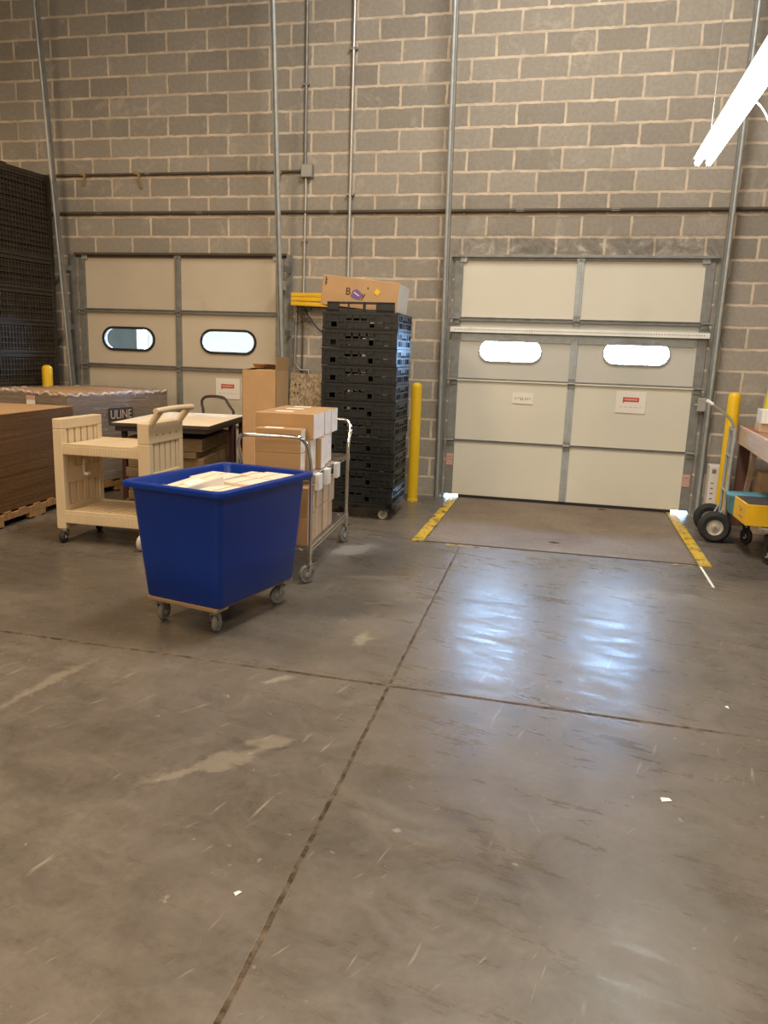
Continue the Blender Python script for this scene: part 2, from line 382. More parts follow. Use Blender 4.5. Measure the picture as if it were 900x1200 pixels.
# ------------------------------------------------------------------ room shell
DOORS = [(0.0, 2.46), (4.29, 6.75)]
def build_wall():
    mb = MB(); xs = [-3.0, DOORS[0][0], DOORS[0][1], DOORS[1][0], DOORS[1][1], 10.0]
    for i in range(5):
        z0 = 2.44 if i in (1, 3) else 0
        mb.box((xs[i], 0, z0), (xs[i+1], .2, 7))
    bmesh.ops.remove_doubles(mb.b, verts=mb.b.verts[:], dist=1e-5)
    return struct(mb.done('wall_back', 'wall'))
build_wall()
struct(MB().box((-3.2, -12, -.15), (10.2, .2, 0)).done('floor', 'floor'))
struct(MB().box((-3.2, -12, 0), (-3, .2, 7)).done('wall_left', 'wall'))
struct(MB().box((10, -12, 0), (10.2, .2, 7)).done('wall_right', 'wall'))
struct(MB().box((-3.2, -12.2, 0), (10.2, -12, 7)).done('wall_front', 'wall'))
struct(MB().box((-3.2, -12.2, 7), (10.2, .2, 7.2)).done('ceiling', 'ceil'))
struct(MB().box((-8, .22, -.2), (16, 14, -.02)).done('floor_outside', 'ext'))
t = thing('parked_trailer', 'grey-green trailer parked outdoors with an added pale glare-blocking panel, seen through the left dock door windows', 'trailer', (-9, 3.0, 0))
MB().box((0, 0, -.02), (7.92, .3, 4.2)).done('dark_side_panel', 'olive', t)
MB().box((7.92, 0, -.02), (11.4, .3, 4.2)).done('pale_glare_blocker', 'glareblock', t)  # added panel, keeps bright sky in the left windows from glaring on the floor
MB().box((8.05, -.02, .3), (8.10, 0, 4.0)).done('door_post', 'ext', t)

# ------------------------------------------------------------------ dock doors
def stadium(cx, cz, w, h, n=10, grow=0.):
    r = h/2+grow; a = w/2-h/2
    return [(cx+a+r*math.cos(t), cz+r*math.sin(t)) for t in [(-PI/2+PI*i/n) for i in range(n+1)]] + \
           [(cx-a+r*math.cos(t), cz+r*math.sin(t)) for t in [(PI/2+PI*i/n) for i in range(n+1)]]
def ring(mb, P, Q, y0, y1):
    n = len(P); V = []
    for L, y in ((P, y0), (Q, y0), (Q, y1), (P, y1)): V.append([mb.b.verts.new((x, y, z)) for x, z in L])
    for k in range(4):
        a, b_ = V[k], V[(k+1) % 4]
        for i in range(n): mb.b.faces.new((a[i], a[(i+1) % n], b_[(i+1) % n], b_[i]))
def section_with_windows(mb, x0, x1, z0, z1, wins, y0, y1):
    """a door section with stadium holes: strips around each hole"""
    xs = [x0]+[(wins[i][0]+wins[i+1][0])/2 for i in range(len(wins)-1)]+[x1]
    for i, (cx, cz, w, h) in enumerate(wins):
        hole = stadium(cx, cz, w, h)
        # matching outer loop: radial projection to the rectangle
        X0, X1 = xs[i], xs[i+1]; outer = []
        for (x, z) in hole:
            dx, dz = (x-cx), (z-cz)
            s = min((X1-cx)/dx if dx > 1e-6 else 1e9, (X0-cx)/dx if dx < -1e-6 else 1e9, (z1-cz)/dz if dz > 1e-6 else 1e9, (z0-cz)/dz if dz < -1e-6 else 1e9)
            outer.append([cx+dx*s, cz+dz*s])
        for c in ((X0, z0), (X1, z0), (X1, z1), (X0, z1)):   # snap nearest point to each corner
            j = min(range(len(outer)), key=lambda k: (outer[k][0]-c[0])**2+(outer[k][1]-c[1])**2); outer[j] = list(c)
        ring(mb, hole, outer, y0, y1)
def dock_door(n, x0, x1, skin, dull, wins, style):
    d = struct(bpy.data.objects.new('door_%d' % n, None)); COL.objects.link(d); d.location = (x0, 0, 0)
    W = x1-x0; zs = [.03, .615, 1.24, 1.85, 2.44]; Y0, Y1 = .005, .05
    wl = [(a-x0, z, w, h) for a, z, w, h in wins]
    for i in range(4):
        mb = MB(); g = .004
        if i == 2:
            section_with_windows(mb, 0, W, zs[i]+.0005, zs[i+1]-.0005, wl, Y0, Y1)
            mb.done('door_section', dull, d)
        else:
            mb.box((0, Y0, zs[i]+g), (W, Y1, zs[i+1]-g)).box((.01, Y1-.02, zs[i]), (W-.01, Y1, zs[i]+.02)).box((.01, Y1-.02, zs[i+1]-.02), (W-.01, Y1, zs[i+1])).done('door_section', skin, d, bevel=.003)
    for k, (cx, cz, w, h) in enumerate(wl):
        f = MB(); ring(f, stadium(cx, cz, w, h, grow=-.004), stadium(cx, cz, w, h, grow=.022 if style == 'L' else .010), -.010, .02)
        fo = f.done('window_frame', 'gasket' if style == 'L' else 'galv', d, smooth=True)
        p = MB().prism(stadium(cx, cz, w, h), .022, .028).done('pane', 'pane', fo)
    g = 'galvd' if style == 'L' else 'galv'
    # end stiles and centre stile
    for a, b_ in ((0.0, .085), (W-.085, W)): 
        m_ = MB().box((a, -.012, .04), (b_, .006, 2.43))
        for i in range(26):
            z = .1+i*.09; m_.cyl(((a+b_)/2+(.02 if i % 2 else -.02), -.015, z), ((a+b_)/2+(.02 if i % 2 else -.02), -.01, z), .006, seg=6)
        m_.done('end_stile', 'galvd', d, bevel=.002)
    MB().box((W/2-.034, -.014, .04), (W/2+.034, .006, 2.43)).box((W/2-.012, -.02, .04), (W/2+.012, -.012, 2.43)).done('centre_stile', g, d, bevel=.003)
    for i, z in enumerate(zs[1:4]):
        if i == 2 or style == 'L' and i == 1:
            MB().box((.07, -.03, z-.022), (W-.07, .004, z+.018)).box((.07, -.045, z+.008), (W-.07, -.028, z+.018)).done('section_rail', 'galvd', d, bevel=.003)
        elif i == 1:
            MB().box((.05, -.014, z-.012), (W-.05, .004, z+.004)).done('section_rail', 'door', d, bevel=.004)
            MB().box((.05, -.010, z+.008), (W-.05, .004, z+.022)).done('section_rail', 'galvd', d, bevel=.002)
        else:
            MB().box((.05, -.008, z-.012), (W-.05, .004, z-.004)).box((.05, -.006, z+.004), (W-.05, .004, z+.010)).done('section_rail', 'galvd', d, bevel=.001)
        for cx in (.045, W/2, W-.045):
            h = MB().box((cx-.03, -.026, z-.05), (cx+.03, -.012, z+.05)).cyl((cx-.035, -.034, z), (cx+.035, -.034, z), .011, seg=10)
            if cx != W/2: h.cyl((cx, -.05, z), (cx+(-.07 if cx < 1 else .07), -.05, z), .008, seg=8)
            h.done('hinge', 'galvd', d, bevel=.002)
    if style == 'R':   # ribbed strut with a row of slots
        s = MB().box((-.01, -.07, 1.715), (W+.01, .0, 1.722)).box((-.01, -.072, 1.715), (W+.01, -.066, 1.765)).box((-.01, -.035, 1.762), (W+.01, .0, 1.768))
        s.done('strut', 'fixture', d, bevel=.001)
        s = MB()
        for i in range(100): s.cyl((.04+i*(W-.08)/99, -.0735, 1.742), (.04+i*(W-.08)/99, -.071, 1.742), .006, seg=6)
        o = s.done('strut_slots', 'galvd', d); o['kind'] = 'stuff'
        MB().box((.1, -.004, 1.63), (W-.1, .004, 1.712)).done('reinforcing_band', 'galv', d, bevel=.002)
    MB().box((.05, -.02, 2.40), (.12, .0, 2.45)).box((W-.12, -.02, 2.40), (W-.05, .0, 2.45)).box((W/2-.04, -.02, 2.41), (W/2+.04, 0, 2.45)).done('top_bracket', 'galv', d, bevel=.003)
    if style == 'R': MB().box((.15, -.004, .0), (W-.16, .05, .036)).done('bottom_seal', 'rubber', d, bevel=.004)
    else: MB().box((0, -.004, .0), (W, .05, .036)).done('bottom_seal', 'rubber', d, bevel=.004)
    return d
W1 = [(.601, 1.539, .62, .225), (1.818, 1.54, .62, .225)]
W2 = [(4.892, 1.543, .62, .215), (6.115, 1.556, .62, .215)]
D1 = dock_door(1, 0.0, 2.46, 'doorL', 'doorL', W1, 'L')
D2 = dock_door(2, 4.29, 6.75, 'door', 'doorrow', W2, 'R')
# header angles
for n, (a, b_) in enumerate(DOORS):
    struct(MB().box((a-.03, -.045, 2.445), (b_+.03, .0, 2.47)).box((a-.03, -.012, 2.42), (b_+.03, .0, 2.455)).done('trim_%d' % (n+1), 'galvd' if n else 'pipe', bevel=.002))
# dark, dirty strip of old weather seal under the header is left to the blocks themselves

# vertical-lift tracks with jamb angle
def track(x, side, lean, label, ztop=6.9, mt='galv'):
    t = thing('door_track', label, 'door track', (x, 0, 0), group=None)
    s = side   # +1: door lies to the right of the track
    def P(z): return -.045-lean*z/4.7
    MB().box((-.045, -.012, 0), (.045, 0, 2.46)).done('jamb_angle', 'galvd', t, bevel=.002)
    MB().tube([(0, P(0), .0), (0, P(ztop), ztop)], .021, seg=10).done('track_rail', mt, t, smooth=True)
    m = MB(); y0, y1 = P(0), P(ztop)
    L = [(0, y0+.02, .02), (0, y1+.02, ztop)]
    m.box((.012*s, P(0)-.0, 0), (.03*s, P(0)+.02, .02))
    for k in range(24):
        za, zb = ztop*k/24, ztop*(k+1)/24
        ya, yb = P(za), P(zb)
        v = [m.b.verts.new(q) for q in ((.018*s, ya-.02, za), (.034*s, ya-.02, za), (.034*s, ya+.03, za), (.018*s, ya+.03, za), (.018*s, yb-.02, zb), (.034*s, yb-.02, zb), (.034*s, yb+.03, zb), (.018*s, yb+.03, zb))]
        for f in ((0, 1, 2, 3), (7, 6, 5, 4), (0, 4, 5, 1), (1, 5, 6, 2), (2, 6, 7, 3), (3, 7, 4, 0)): m.b.faces.new([v[i] for i in f])
    m.done('track_flange', 'galvd', t)
    for z in (.35, 1.0, 1.65, 2.3, 5.4):
        y = P(z)
        MB().box((-.03*s-.004, y, z-.03), (-.03*s+.004, 0, z+.03)).box((-.03, -.006, z-.03), (.03, 0, z+.03)).done('bracket', 'galvd', t, bevel=.001)
    return t
track(-.065, 1, .40, 'leaning grey steel track left of the left dock door')
track(2.515, -1, .44, 'leaning grey steel track right of the left dock door')
track(4.225, 1, .34, 'leaning grey steel track between the crate tower and the right dock door')
track(6.82, -1, .20, 'leaning grey steel track right of the right dock door')

# small hardware on the jambs
t = thing('latch_box', 'small grey latch box on the right track of the right dock door', 'switch box', (6.765, -.075, 1.09))
MB().box((-.05, -.03, -.06), (.05, .03, .07)).done('housing', 'greybox', t, bevel=.008)
MB().cyl((-.05, -.01, 0), (-.075, -.01, 0), .012).done('plunger', 'greybox', t)
t = thing('switch_box', 'small grey switch box beside the upper right corner of the left dock door', 'switch box', (2.485, -.10, 2.135))
MB().box((-.035, -.03, -.05), (.035, .03, .05)).done('housing', 'greybox', t, bevel=.006)
MB().box((-.028, -.034, -.04), (.028, -.029, .04)).done('cover_plate', 'greybox', t, bevel=.003)
for x, z, l in ((4.335, .40, 'left'), (6.70, .335, 'right')):
    t = thing('warning_tag', 'faded pink warning sticker low on the %s jamb of the right dock door' % l, 'sticker', (x, -.0155, z))
    MB().box((-.034, -.002, -.052), (.034, 0, .0)).box((-.034, -.002, .004), (.034, 0, .07)).done('sticker_sheet', 'pinktag', t)
    MB().box((-.026, -.003, -.03), (.02, -.002, -.026)).done('print_line', 'grey_ink', t); MB().box((-.026, -.003, .03), (.022, -.002, .036)).done('print_line', 'grey_ink', t)

# ------------------------------------------------------------------ conduits on the wall
def conduit(name, label, pts, r, m, clamps=(), cat='conduit'):
    t = thing(name, label, cat, pts[0])
    o = Vector(pts[0]); MB().tube([Vector(p)-o for p in pts], r, 10).done('pipe', m, t, smooth=True)
    for c in clamps:
        c = Vector(c)-o; MB().box((c.x-r*2.2, c.y-r*.9, c.z-.012), (c.x+r*2.2, -o.y, c.z+.012)).done('strap', 'galvd', t, bevel=.002)
    return t
conduit('electrical_conduit', 'thin grey conduit rising from the square junction box', [(2.69, -.02, 3.33), (2.69, -.02, 6.95)], .016, 'galvd', [(2.69, -.02, 4.1), (2.69, -.02, 5.2)])
conduit('electrical_conduit', 'thin bright conduit dropping from the junction box to the yellow rack', [(2.70, -.02, 3.23), (2.70, -.02, 3.05), (2.69, -.02, 2.07)], .013, 'conduit', [(2.692, -.02, 2.6)])
conduit('electrical_conduit', 'shiny silver conduit running down behind the black crate tower', [(3.18, -.03, .0), (3.18, -.03, 6.95)], .018, 'conduit', [(3.18, -.03, 3.05), (3.18, -.03, 4.4)])
conduit('wall_pipe', 'thin dark pipe running along the wall into the junction box', [(-.9, -.018, 3.285), (2.66, -.018, 3.28)], .014, 'pipe', [(.9, -.018, 3.285), (2.3, -.018, 3.285)], 'pipe')
conduit('wall_pipe', 'long dark pipe running level above both dock doors', [(-2.9, -.02, 2.885), (9.9, -.02, 2.885)], .018, 'pipe', [(x, -.02, 2.885) for x in (.3, 1.5, 3.0, 4.9, 5.8, 7.3)], 'pipe')
t = thing('junction_box', 'square grey metal junction box on the block wall', 'electrical box', (2.715, 0, 3.28))
MB().box((-.062, -.055, -.065), (.062, 0, .065)).done('housing', 'galvd', t, bevel=.004)
MB().box((-.055, -.06, -.058), (.055, -.054, .058)).cyl((0, -.064, .03), (0, -.059, .03), .006).cyl((0, -.064, -.03), (0, -.059, -.03), .006).done('cover_plate', 'greybox', t, bevel=.002)
for i, (x, k) in enumerate(((.12, 'left'), (.78, 'middle'), (2.40, 'right'))):
    mb = MB(); random.seed(i+3)
    p = [(0, -.03, .03), (.02, -.035, -.01), (.0+.03*(i == 1), -.02, -.06), (.04*(i == 1), -.012, -.13 if i == 1 else -.09)]
    mb.tube(p, .011, 7, 1); mb.tube([(-.03, -.03, .012), (0, -.04, .02), (.035, -.03, -.005)], .012, 7, 1)
    tag(mb.done('foam_blob', 'foam', loc=(x, 0, 3.27), smooth=True), 'dried yellow foam on the thin wall pipe, %s' % ('nearest the stacked black containers' if i == 0 else 'midway over the left dock door' if i == 1 else 'beside the junction box'), 'foam')

# ------------------------------------------------------------------ signs on the doors
def bubble_sign(x, z, w, h, label, tilt=0.):
    t = thing('paper_sign', label, 'sign', (x, -.0005, z), rot=(0, tilt, 0))
    MB().box((-w/2, -.002, -h/2), (w/2, 0, h/2)).done('sheet', 'paper', t)
    a, b_ = w*.27, h*.10; cz = h*.12
    o = MB().prism([(-a, cz-b_), (-a, cz-b_*1.75), (-a+b_*.9, cz-b_), (a, cz-b_), (a, cz+b_), (-a, cz+b_)], -.004, -.002).done('speech_bubble', 'red', t)
    MB().box((-a*.82, -.0055, cz-b_*.42), (a*.82, -.004, cz+b_*.42)).done('bubble_lettering', 'pinktag', o)
    mb = MB()
    for i in range(13): mb.box((-w*.36+i*w*.056, -.0035, -h*.235), (-w*.36+i*w*.056+w*.04, -.002, -h*.215-(i % 3)*.002))
    mb.done('print_line', 'grey_ink', t)
    return t
bubble_sign(1.81, 1.032, .285, .225, 'white sheet with a red speech bubble taped to the left dock door')
s2 = bubble_sign(6.107, 1.085, .285, .215, 'white sheet with a red speech bubble taped to the right dock door', R(.5))
t = thing('paper_sign', 'blank-looking paper with a handwritten note, left half of the right dock door', 'sign', (5.05, -.0005, 1.075), rot=(0, R(1), 0))
MB().box((-.105, -.002, -.055), (.105, 0, .055)).done('sheet', 'paper', t)
mb = MB(); random.seed(12)
for i, x in enumerate((-.068, -.040, -.018, .005, .028, .052, .076)):
    p = [(x+random.uniform(-.010, .010), -.004, -.004+random.uniform(-.017, .017)) for _ in range(5)]
    mb.tube(p, .0014, 5)
mb.done('handwriting', 'ink', t)

# ------------------------------------------------------------------ dock leveler
t = thing('dock_leveler', 'brown steel dock plate with yellow edges in front of the right door', 'dock plate', (4.46, -2.09, 0))
MB().box((.01, .01, 0), (2.07, 2.13, .006)).done('deck_plate', 'plate', t, bevel=.001)
MB().box((0, -.002, 0), (2.08, .012, .003)).done('front_edge', 'rubber', t)
MB().box((-.095, -.02, 0), (-.005, 2.08, .011)).done('yellow_curb', 'stripe', t, bevel=.003)
MB().box((2.085, -.02, 0), (2.175, 2.12, .011)).done('yellow_curb', 'stripe', t, bevel=.003)
MB().box((0.0, -.05, 0), (.62, -.012, .0012)).done('worn_stripe', 'stripe2', t); MB().box((1.72, -.035, 0), (2.06, -.006, .0012)).done('worn_stripe', 'stripe2', t)
for x, y in ((1.02, .33), (1.46, 1.98)): MB().cyl((x, y, .006), (x, y, .009), .025, seg=14).box((x-.04, y-.012, .006), (x+.04, y+.012, .008)).done('lift_ring_slot', 'rubber', t)
tag(MB().box((-.008, -.55, 0), (.008, 0, .0012), rot=None).done('floor_tape', 'paper', loc=(6.555, -2.12, 0)), 'short white tape strip at the front right corner of the dock plate', 'tape')

# ------------------------------------------------------------------ bollards
def bollard(x, y, h, r, label):
    t = thing('bollard', label, 'bollard', (x, y, 0))
    MB().lathe([(r, 0), (r, h-.05), (r*.93, h-.025), (r*.72, h-.008), (r*.4, h), (.001, h+.002)], 24).done('post', 'yellow', t, smooth=True)
    MB().lathe([(r+.004, 0), (r+.004, .03), (r+.001, .034)], 24).done('base_collar', 'stripe', t, smooth=True)
bollard(4.03, -.42, 1.20, .052, 'tall yellow bollard between the crate tower and the right dock door')
bollard(-.075, -.545, 1.225, .055, 'yellow bollard top poking up behind the wrapped cardboard pallet')
bollard(6.975, -.42, 1.235, .055, 'yellow bollard between the right dock door and the workbench')

# ------------------------------------------------------------------ casters
def caster(parent, x, y, top, r, w=.028, m='greywheel', yaw=0., fork='chrome', name='caster'):
    c = bpy.data.objects.new(name, None)
    mb = MB().box((-.03, -.03, top-.005), (.03, .03, top)).cyl((0, 0, top-.02), (0, 0, top-.004), .02, seg=12)
    off = .028
    for s in (-1, 1):
        v = [(s*(w/2+.005), y_, z_) for y_, z_ in ((-.02, top-.018), (.02, top-.018), (off+.012, r-.004), (off-.012, r-.004))]
        a = [mb.b.verts.new(q) for q in v]; b_ = [mb.b.verts.new((q[0]+s*.004, q[1], q[2])) for q in v]
        mb.b.faces.new(a); mb.b.faces.new(b_[::-1])
        for i in range(4): mb.b.faces.new((a[i], b_[i], b_[(i+1) % 4], a[(i+1) % 4]))
    mb.box((-w/2-.009, -.02, top-.022), (w/2+.009, .02, top-.016))
    mb.cyl((-w/2-.014, off, r), (w/2+.014, off, r), .006, seg=8)
    c = mb.done(name, fork, parent, loc=(x, y, 0), rz=yaw)
    mt = Matrix.Translation((0, off, r)) @ Matrix.Rotation(PI/2, 4, 'Y')
    wh = MB().lathe([(.006, -w/2), (r*.55, -w/2), (r*.62, -w/2+.004), (r*.88, -w/2), (r, -w/4), (r, w/4), (r*.88, w/2), (r*.62, w/2-.004), (r*.55, w/2), (.006, w/2)], 28, mt).done('wheel', m, c, smooth=True)
    MB().lathe([(.004, -w/2-.003), (r*.3, -w/2-.003), (r*.34, 0), (r*.3, w/2+.003), (.004, w/2+.003)], 16, mt).done('hub', 'hub', wh, smooth=True)
    return c

# ------------------------------------------------------------------ blue tub truck
def rrect(wx, wy, r, z, n=6):
    P = []
    for cx, cy, a0 in ((wx/2-r, wy/2-r, 0), (-wx/2+r, wy/2-r, PI/2), (-wx/2+r, -wy/2+r, PI), (wx/2-r, -wy/2+r, 3*PI/2)):
        for i in range(n+1): a = a0+i*PI/2/n; P.append((cx+r*math.cos(a), cy+r*math.sin(a), z))
    return P
BC = ((3.684, -4.175, 0), R(-12.5)); bt = thing('tub_cart', 'deep blue plastic tub cart on casters, heaped with off-white cartons', 'cart', *BC)
L = [rrect(.475, .695, .03, .150), rrect(.492, .712, .035, .160), rrect(.525, .765, .04, .40), rrect(.575, .82, .045, .735), rrect(.592, .838, .05, .752),
     rrect(.655, .895, .06, .760), rrect(.664, .904, .064, .752), rrect(.668, .908, .066, .760), rrect(.662, .902, .064, .776), rrect(.640, .880, .058, .782), rrect(.585, .828, .045, .780), rrect(.565, .81, .04, .765),
     rrect(.515, .755, .035, .40), rrect(.475, .695, .03, .175)]
MB().loft(L, capb=True, capt=True).done('tub', 'blue', bt, smooth=True)
w = MB()
for y in (-.31, .31): w.box((-.232, y-.05, .130), (.232, y+.05, .151))
w.box((-.232, -.345, .141), (-.17, .345, .151)).box((.17, -.345, .141), (.232, .345, .151)).box((-.03, -.33, .118), (.03, .33, .142))
w.done('wooden_base', 'ply', bt, bevel=.003)
for x, y, a in ((-.18, -.31, .2), (.18, -.31, .35), (-.18, .30, 2.8), (.185, .30, 2.9)): caster(bt, x, y, .128, .052, m='greywheel', yaw=a, fork='galvd')

def carton(loc, rz, w, d, h, label, group=None, body='card', end=None, ends='x', tape=True, seam='darktop', name='carton', extra=None, rot=None):
    """box carton, origin at its base centre; end panels on +-x or +-y may differ"""
    t = thing(name, label, 'box', loc, rz, group, rot)
    MB().box((-w/2, -d/2, 0), (w/2, d/2, h)).done('carton_body', body, t, bevel=.003)
    if end:
        e = .0012
        if ends == 'x':
            for s in (-1, 1): MB().box((s*(w/2), -d/2+.003, .003), (s*(w/2+e), d/2-.003, h-.003)).done('end_panel', end, t)
        else:
            for s in (-1, 1): MB().box((-w/2+.003, s*(d/2), .003), (w/2-.003, s*(d/2+e), h-.003)).done('end_panel', end, t)
    if tape == 'x': MB().box((-w/2, -.0015, h), (w/2, .0015, h+.0008)).done('flap_seam', seam, t)
    elif tape == 'y': MB().box((-.0022, -d/2, h), (.0022, d/2, h+.0008)).done('flap_seam', seam, t)
    if extra: extra(t)
    return t
TB = xf(*BC)
def in_tub(x, y): v = TB @ Vector((x, y, 0)); return v.x, v.y
lower = [(-.12, -.175), (.12, -.175), (-.12, .175), (.12, .175)]
for i, (x, y) in enumerate(lower):
    X, Y = in_tub(x, y)
    carton((X, Y, .176), BC[1], .222, .335, .475, 'large off-white carton under the heap in the blue tub, %s' % ('near left', 'near right', 'far left', 'far right')[i], 'lower cartons in the blue tub', body='pinkwhite', tape=False)
lab = lambda t: MB().box((-.05, -.04, 0), (.05, .05, .001)).done('shiny_label', 'label', t, loc=(.03, -.02, .0885))
top = [(-.165, -.255, R(18), .17, .20, .075, 'small low off-white carton in the left front corner of the blue tub', None),
       (-.035, -.165, R(-30), .18, .25, .088, 'tilted off-white carton with a shiny label, front middle of the blue tub', lab),
       (.150, -.195, R(3), .19, .20, .098, 'off-white carton at the near right corner of the blue tub heap', None),
       (-.150, .14, R(4), .21, .23, .098, 'off-white carton at the far left of the blue tub heap', None),
       (.145, .02, R(-1), .19, .20, .112, 'off-white carton midway along the right side of the blue tub', None),
       (.155, .235, R(1), .19, .21, .114, 'off-white carton at the far right corner of the blue tub', None),
       (-.01, .31, R(2), .12, .13, .10, 'small off-white carton at the far end of the blue tub heap', None)]
for x, y, a, w_, d_, h_, l, ex in top:
    X, Y = in_tub(x, y)
    carton((X, Y, .6535+(.034 if ex else 0)), BC[1]+a, w_, d_, h_, l, 'off-white cartons heaped in the blue tub', body='pinkwhite', end='white', tape='y', extra=ex, rot=(R(13), 0, BC[1]+a) if ex else None)

# ------------------------------------------------------------------ chrome shelf cart
CC = ((3.69, -2.915, 0), R(4.5)); ct = thing('shelf_cart', 'chrome wire shelf cart loaded with brown cartons behind the blue tub', 'cart', *CC)
SX, SY = .225, .578
for s in (-1, 1):     # end frames: two uprights joined by an outward-leaning handle
    y = s*SY
    pts = [(-SX, y, .125), (-SX, y, .72), (-SX, y+s*.03, .80), (-SX, y+s*.10, .90), (-SX+.03, y+s*.125, .945), (-SX+.07, y+s*.13, .955), (SX-.07, y+s*.13, .955), (SX-.03, y+s*.125, .945), (SX, y+s*.10, .90), (SX, y+s*.03, .80), (SX, y, .72), (SX, y, .125)]
    MB().tube(pts, .0125, 12, 1).done('handle_frame', 'chrome', ct, smooth=True)
def wire_shelf(z):
    mb = MB(); 
    for zz in (z-.006, z-.036):
        mb.tube([(-SX, -SY, zz), (SX, -SY, zz)], .0042, 6); mb.tube([(-SX, SY, zz), (SX, SY, zz)], .0042, 6)
        mb.tube([(-SX, -SY, zz), (-SX, SY, zz)], .0042, 6); mb.tube([(SX, -SY, zz), (SX, SY, zz)], .0042, 6)
    for sx in (-1, 1):      # truss wire
        pts = []; n = 44
        for i in range(n+1): pts.append((sx*SX, -SY+2*SY*i/n, z-.008 if i % 2 else z-.034))
        mb.tube(pts, .0026, 5)
    for sy in (-1, 1):
        pts = []; n = 18
        for i in range(n+1): pts.append((-SX+2*SX*i/n, sy*SY, z-.008 if i % 2 else z-.034))
        mb.tube(pts, .0026, 5)
    for i in range(1, 40): y = -SY+2*SY*i/40; mb.cyl((-SX, y, z-.003), (SX, y, z-.003), .0025, seg=5)
    for x in (-.1, .0, .1): mb.cyl((x, -SY, z-.008), (x, SY, z-.008), .0035, seg=6)
    mb.done('wire_shelf', 'chrome', ct)
    for sx in (-1, 1):
        for sy in (-1, 1): MB().cyl((sx*SX, sy*SY, z-.042), (sx*SX, sy*SY, z+.002), .019, .017, seg=14).done('shelf_collar', 'chrome', ct, smooth=True)
wire_shelf(.70); wire_shelf(.235)
for x, y, a in ((-SX, -SY, .3), (SX, -SY, .25), (-SX, SY, 0.2), (SX, SY, .1)):
    caster(ct, x, y, .135, .06, .03, yaw=PI-.25-a*1.5 if y < 0 else PI-.4)
TC = xf(*CC)
def on_cart(x, y): v = TC @ Vector((x, y, 0)); return v.x, v.y
def cbox(x, y, z, w_, d_, h_, l, a=0., body='card', end='white_end', tape='x', g='cartons on the upper shelf of the chrome cart', ex=None):
    X, Y = on_cart(x, y); return carton((X, Y, z), CC[1]+a, w_, d_, h_, l, g, body=body, end=end, tape=tape, extra=ex)
lab2 = lambda z: (lambda t: MB().box((-.10, -.035, z), (.02, .04, z+.001)).done('shipping_label', 'paper', t))
# front column (nearest the camera), three high
zt = .701
cbox(.0, -.505, zt, .30, .115, .129, 'long brown carton, bottom of the front column on the chrome cart')
cbox(.0, -.505, zt+.13, .30, .115, .152, 'long brown carton with a label, top of the front column on the chrome cart', ex=lab2(.153))
# lower layer further back, standing cartons
for i, (y, d_, l) in enumerate(((-.375, .135, 'front'), (-.235, .125, 'second'), (-.07, .17, 'third'), (.095, .145, 'rearmost'))):
    cbox((.0, .035, .012, .0)[i], y, zt, .37, d_, .205, 'standing white-ended carton, lower layer of the upper shelf, %s from the front' % l if i in (1, 2) else 'standing white-ended carton, lower layer of the upper shelf, %s' % ('just behind the front column' if i == 0 else 'at the rear'))
for i, (y, d_, l) in enumerate(((-.285, .30, 'widest one, behind the front column'), (-.02, .19, 'middle of three'), (.185, .20, 'rearmost of three'))):
    cbox(.005, y, zt+.206, .39, d_, .165, 'white-ended carton in the top layer of the chrome cart, %s' % l, ex=lab2(.166), body='card')
# lower shelf
zl = .236; g2 = 'cartons on the lower shelf of the chrome cart'
for i, (y, d_, h_, l) in enumerate(((-.46, .20, .185, 'bottom, front'), (-.255, .19, .20, 'bottom, second from the front'), (-.05, .15, .20, 'bottom, third from the front'), (.10, .12, .17, 'bottom, rearmost'))):
    cbox(.0, y, zl, .40, d_, h_, 'brown carton on the lower shelf of the chrome cart, %s' % l, g=g2, end='card3')
for i, (y, d_, h_, z, l) in enumerate(((-.46, .20, .19, zl+.186, 'upper, front'), (-.245, .17, .18, zl+.201, 'upper, second from the front'), (-.05, .14, .18, zl+.201, 'upper, third from the front'), (.13, .18, .185, zl+.171, 'upper, rearmost'))):
    cbox(.0, y, z, .40, d_, h_, 'brown carton on the lower shelf of the chrome cart, %s' % l, g=g2, end='card3')
# white tags clipped over the shelf edge
for y, l in ((-.46, 'nearest the blue tub'), (-.22, 'middle of the three'), (.08, 'nearest the black crate tower')):
    X, Y = on_cart(SX+.008, y); t = thing('white_card_box', 'small white box hooked on the chrome shelf edge, %s' % l, 'box', (X, Y, .575), CC[1], 'white boxes on the chrome shelf edge')
    MB().box((0, -.048, .018), (.030, .048, .118)).done('box_body', 'white', t, bevel=.002)
    MB().box((-.022, -.046, .118), (.030, .046, .121)).done('hook_flap', 'white', t)

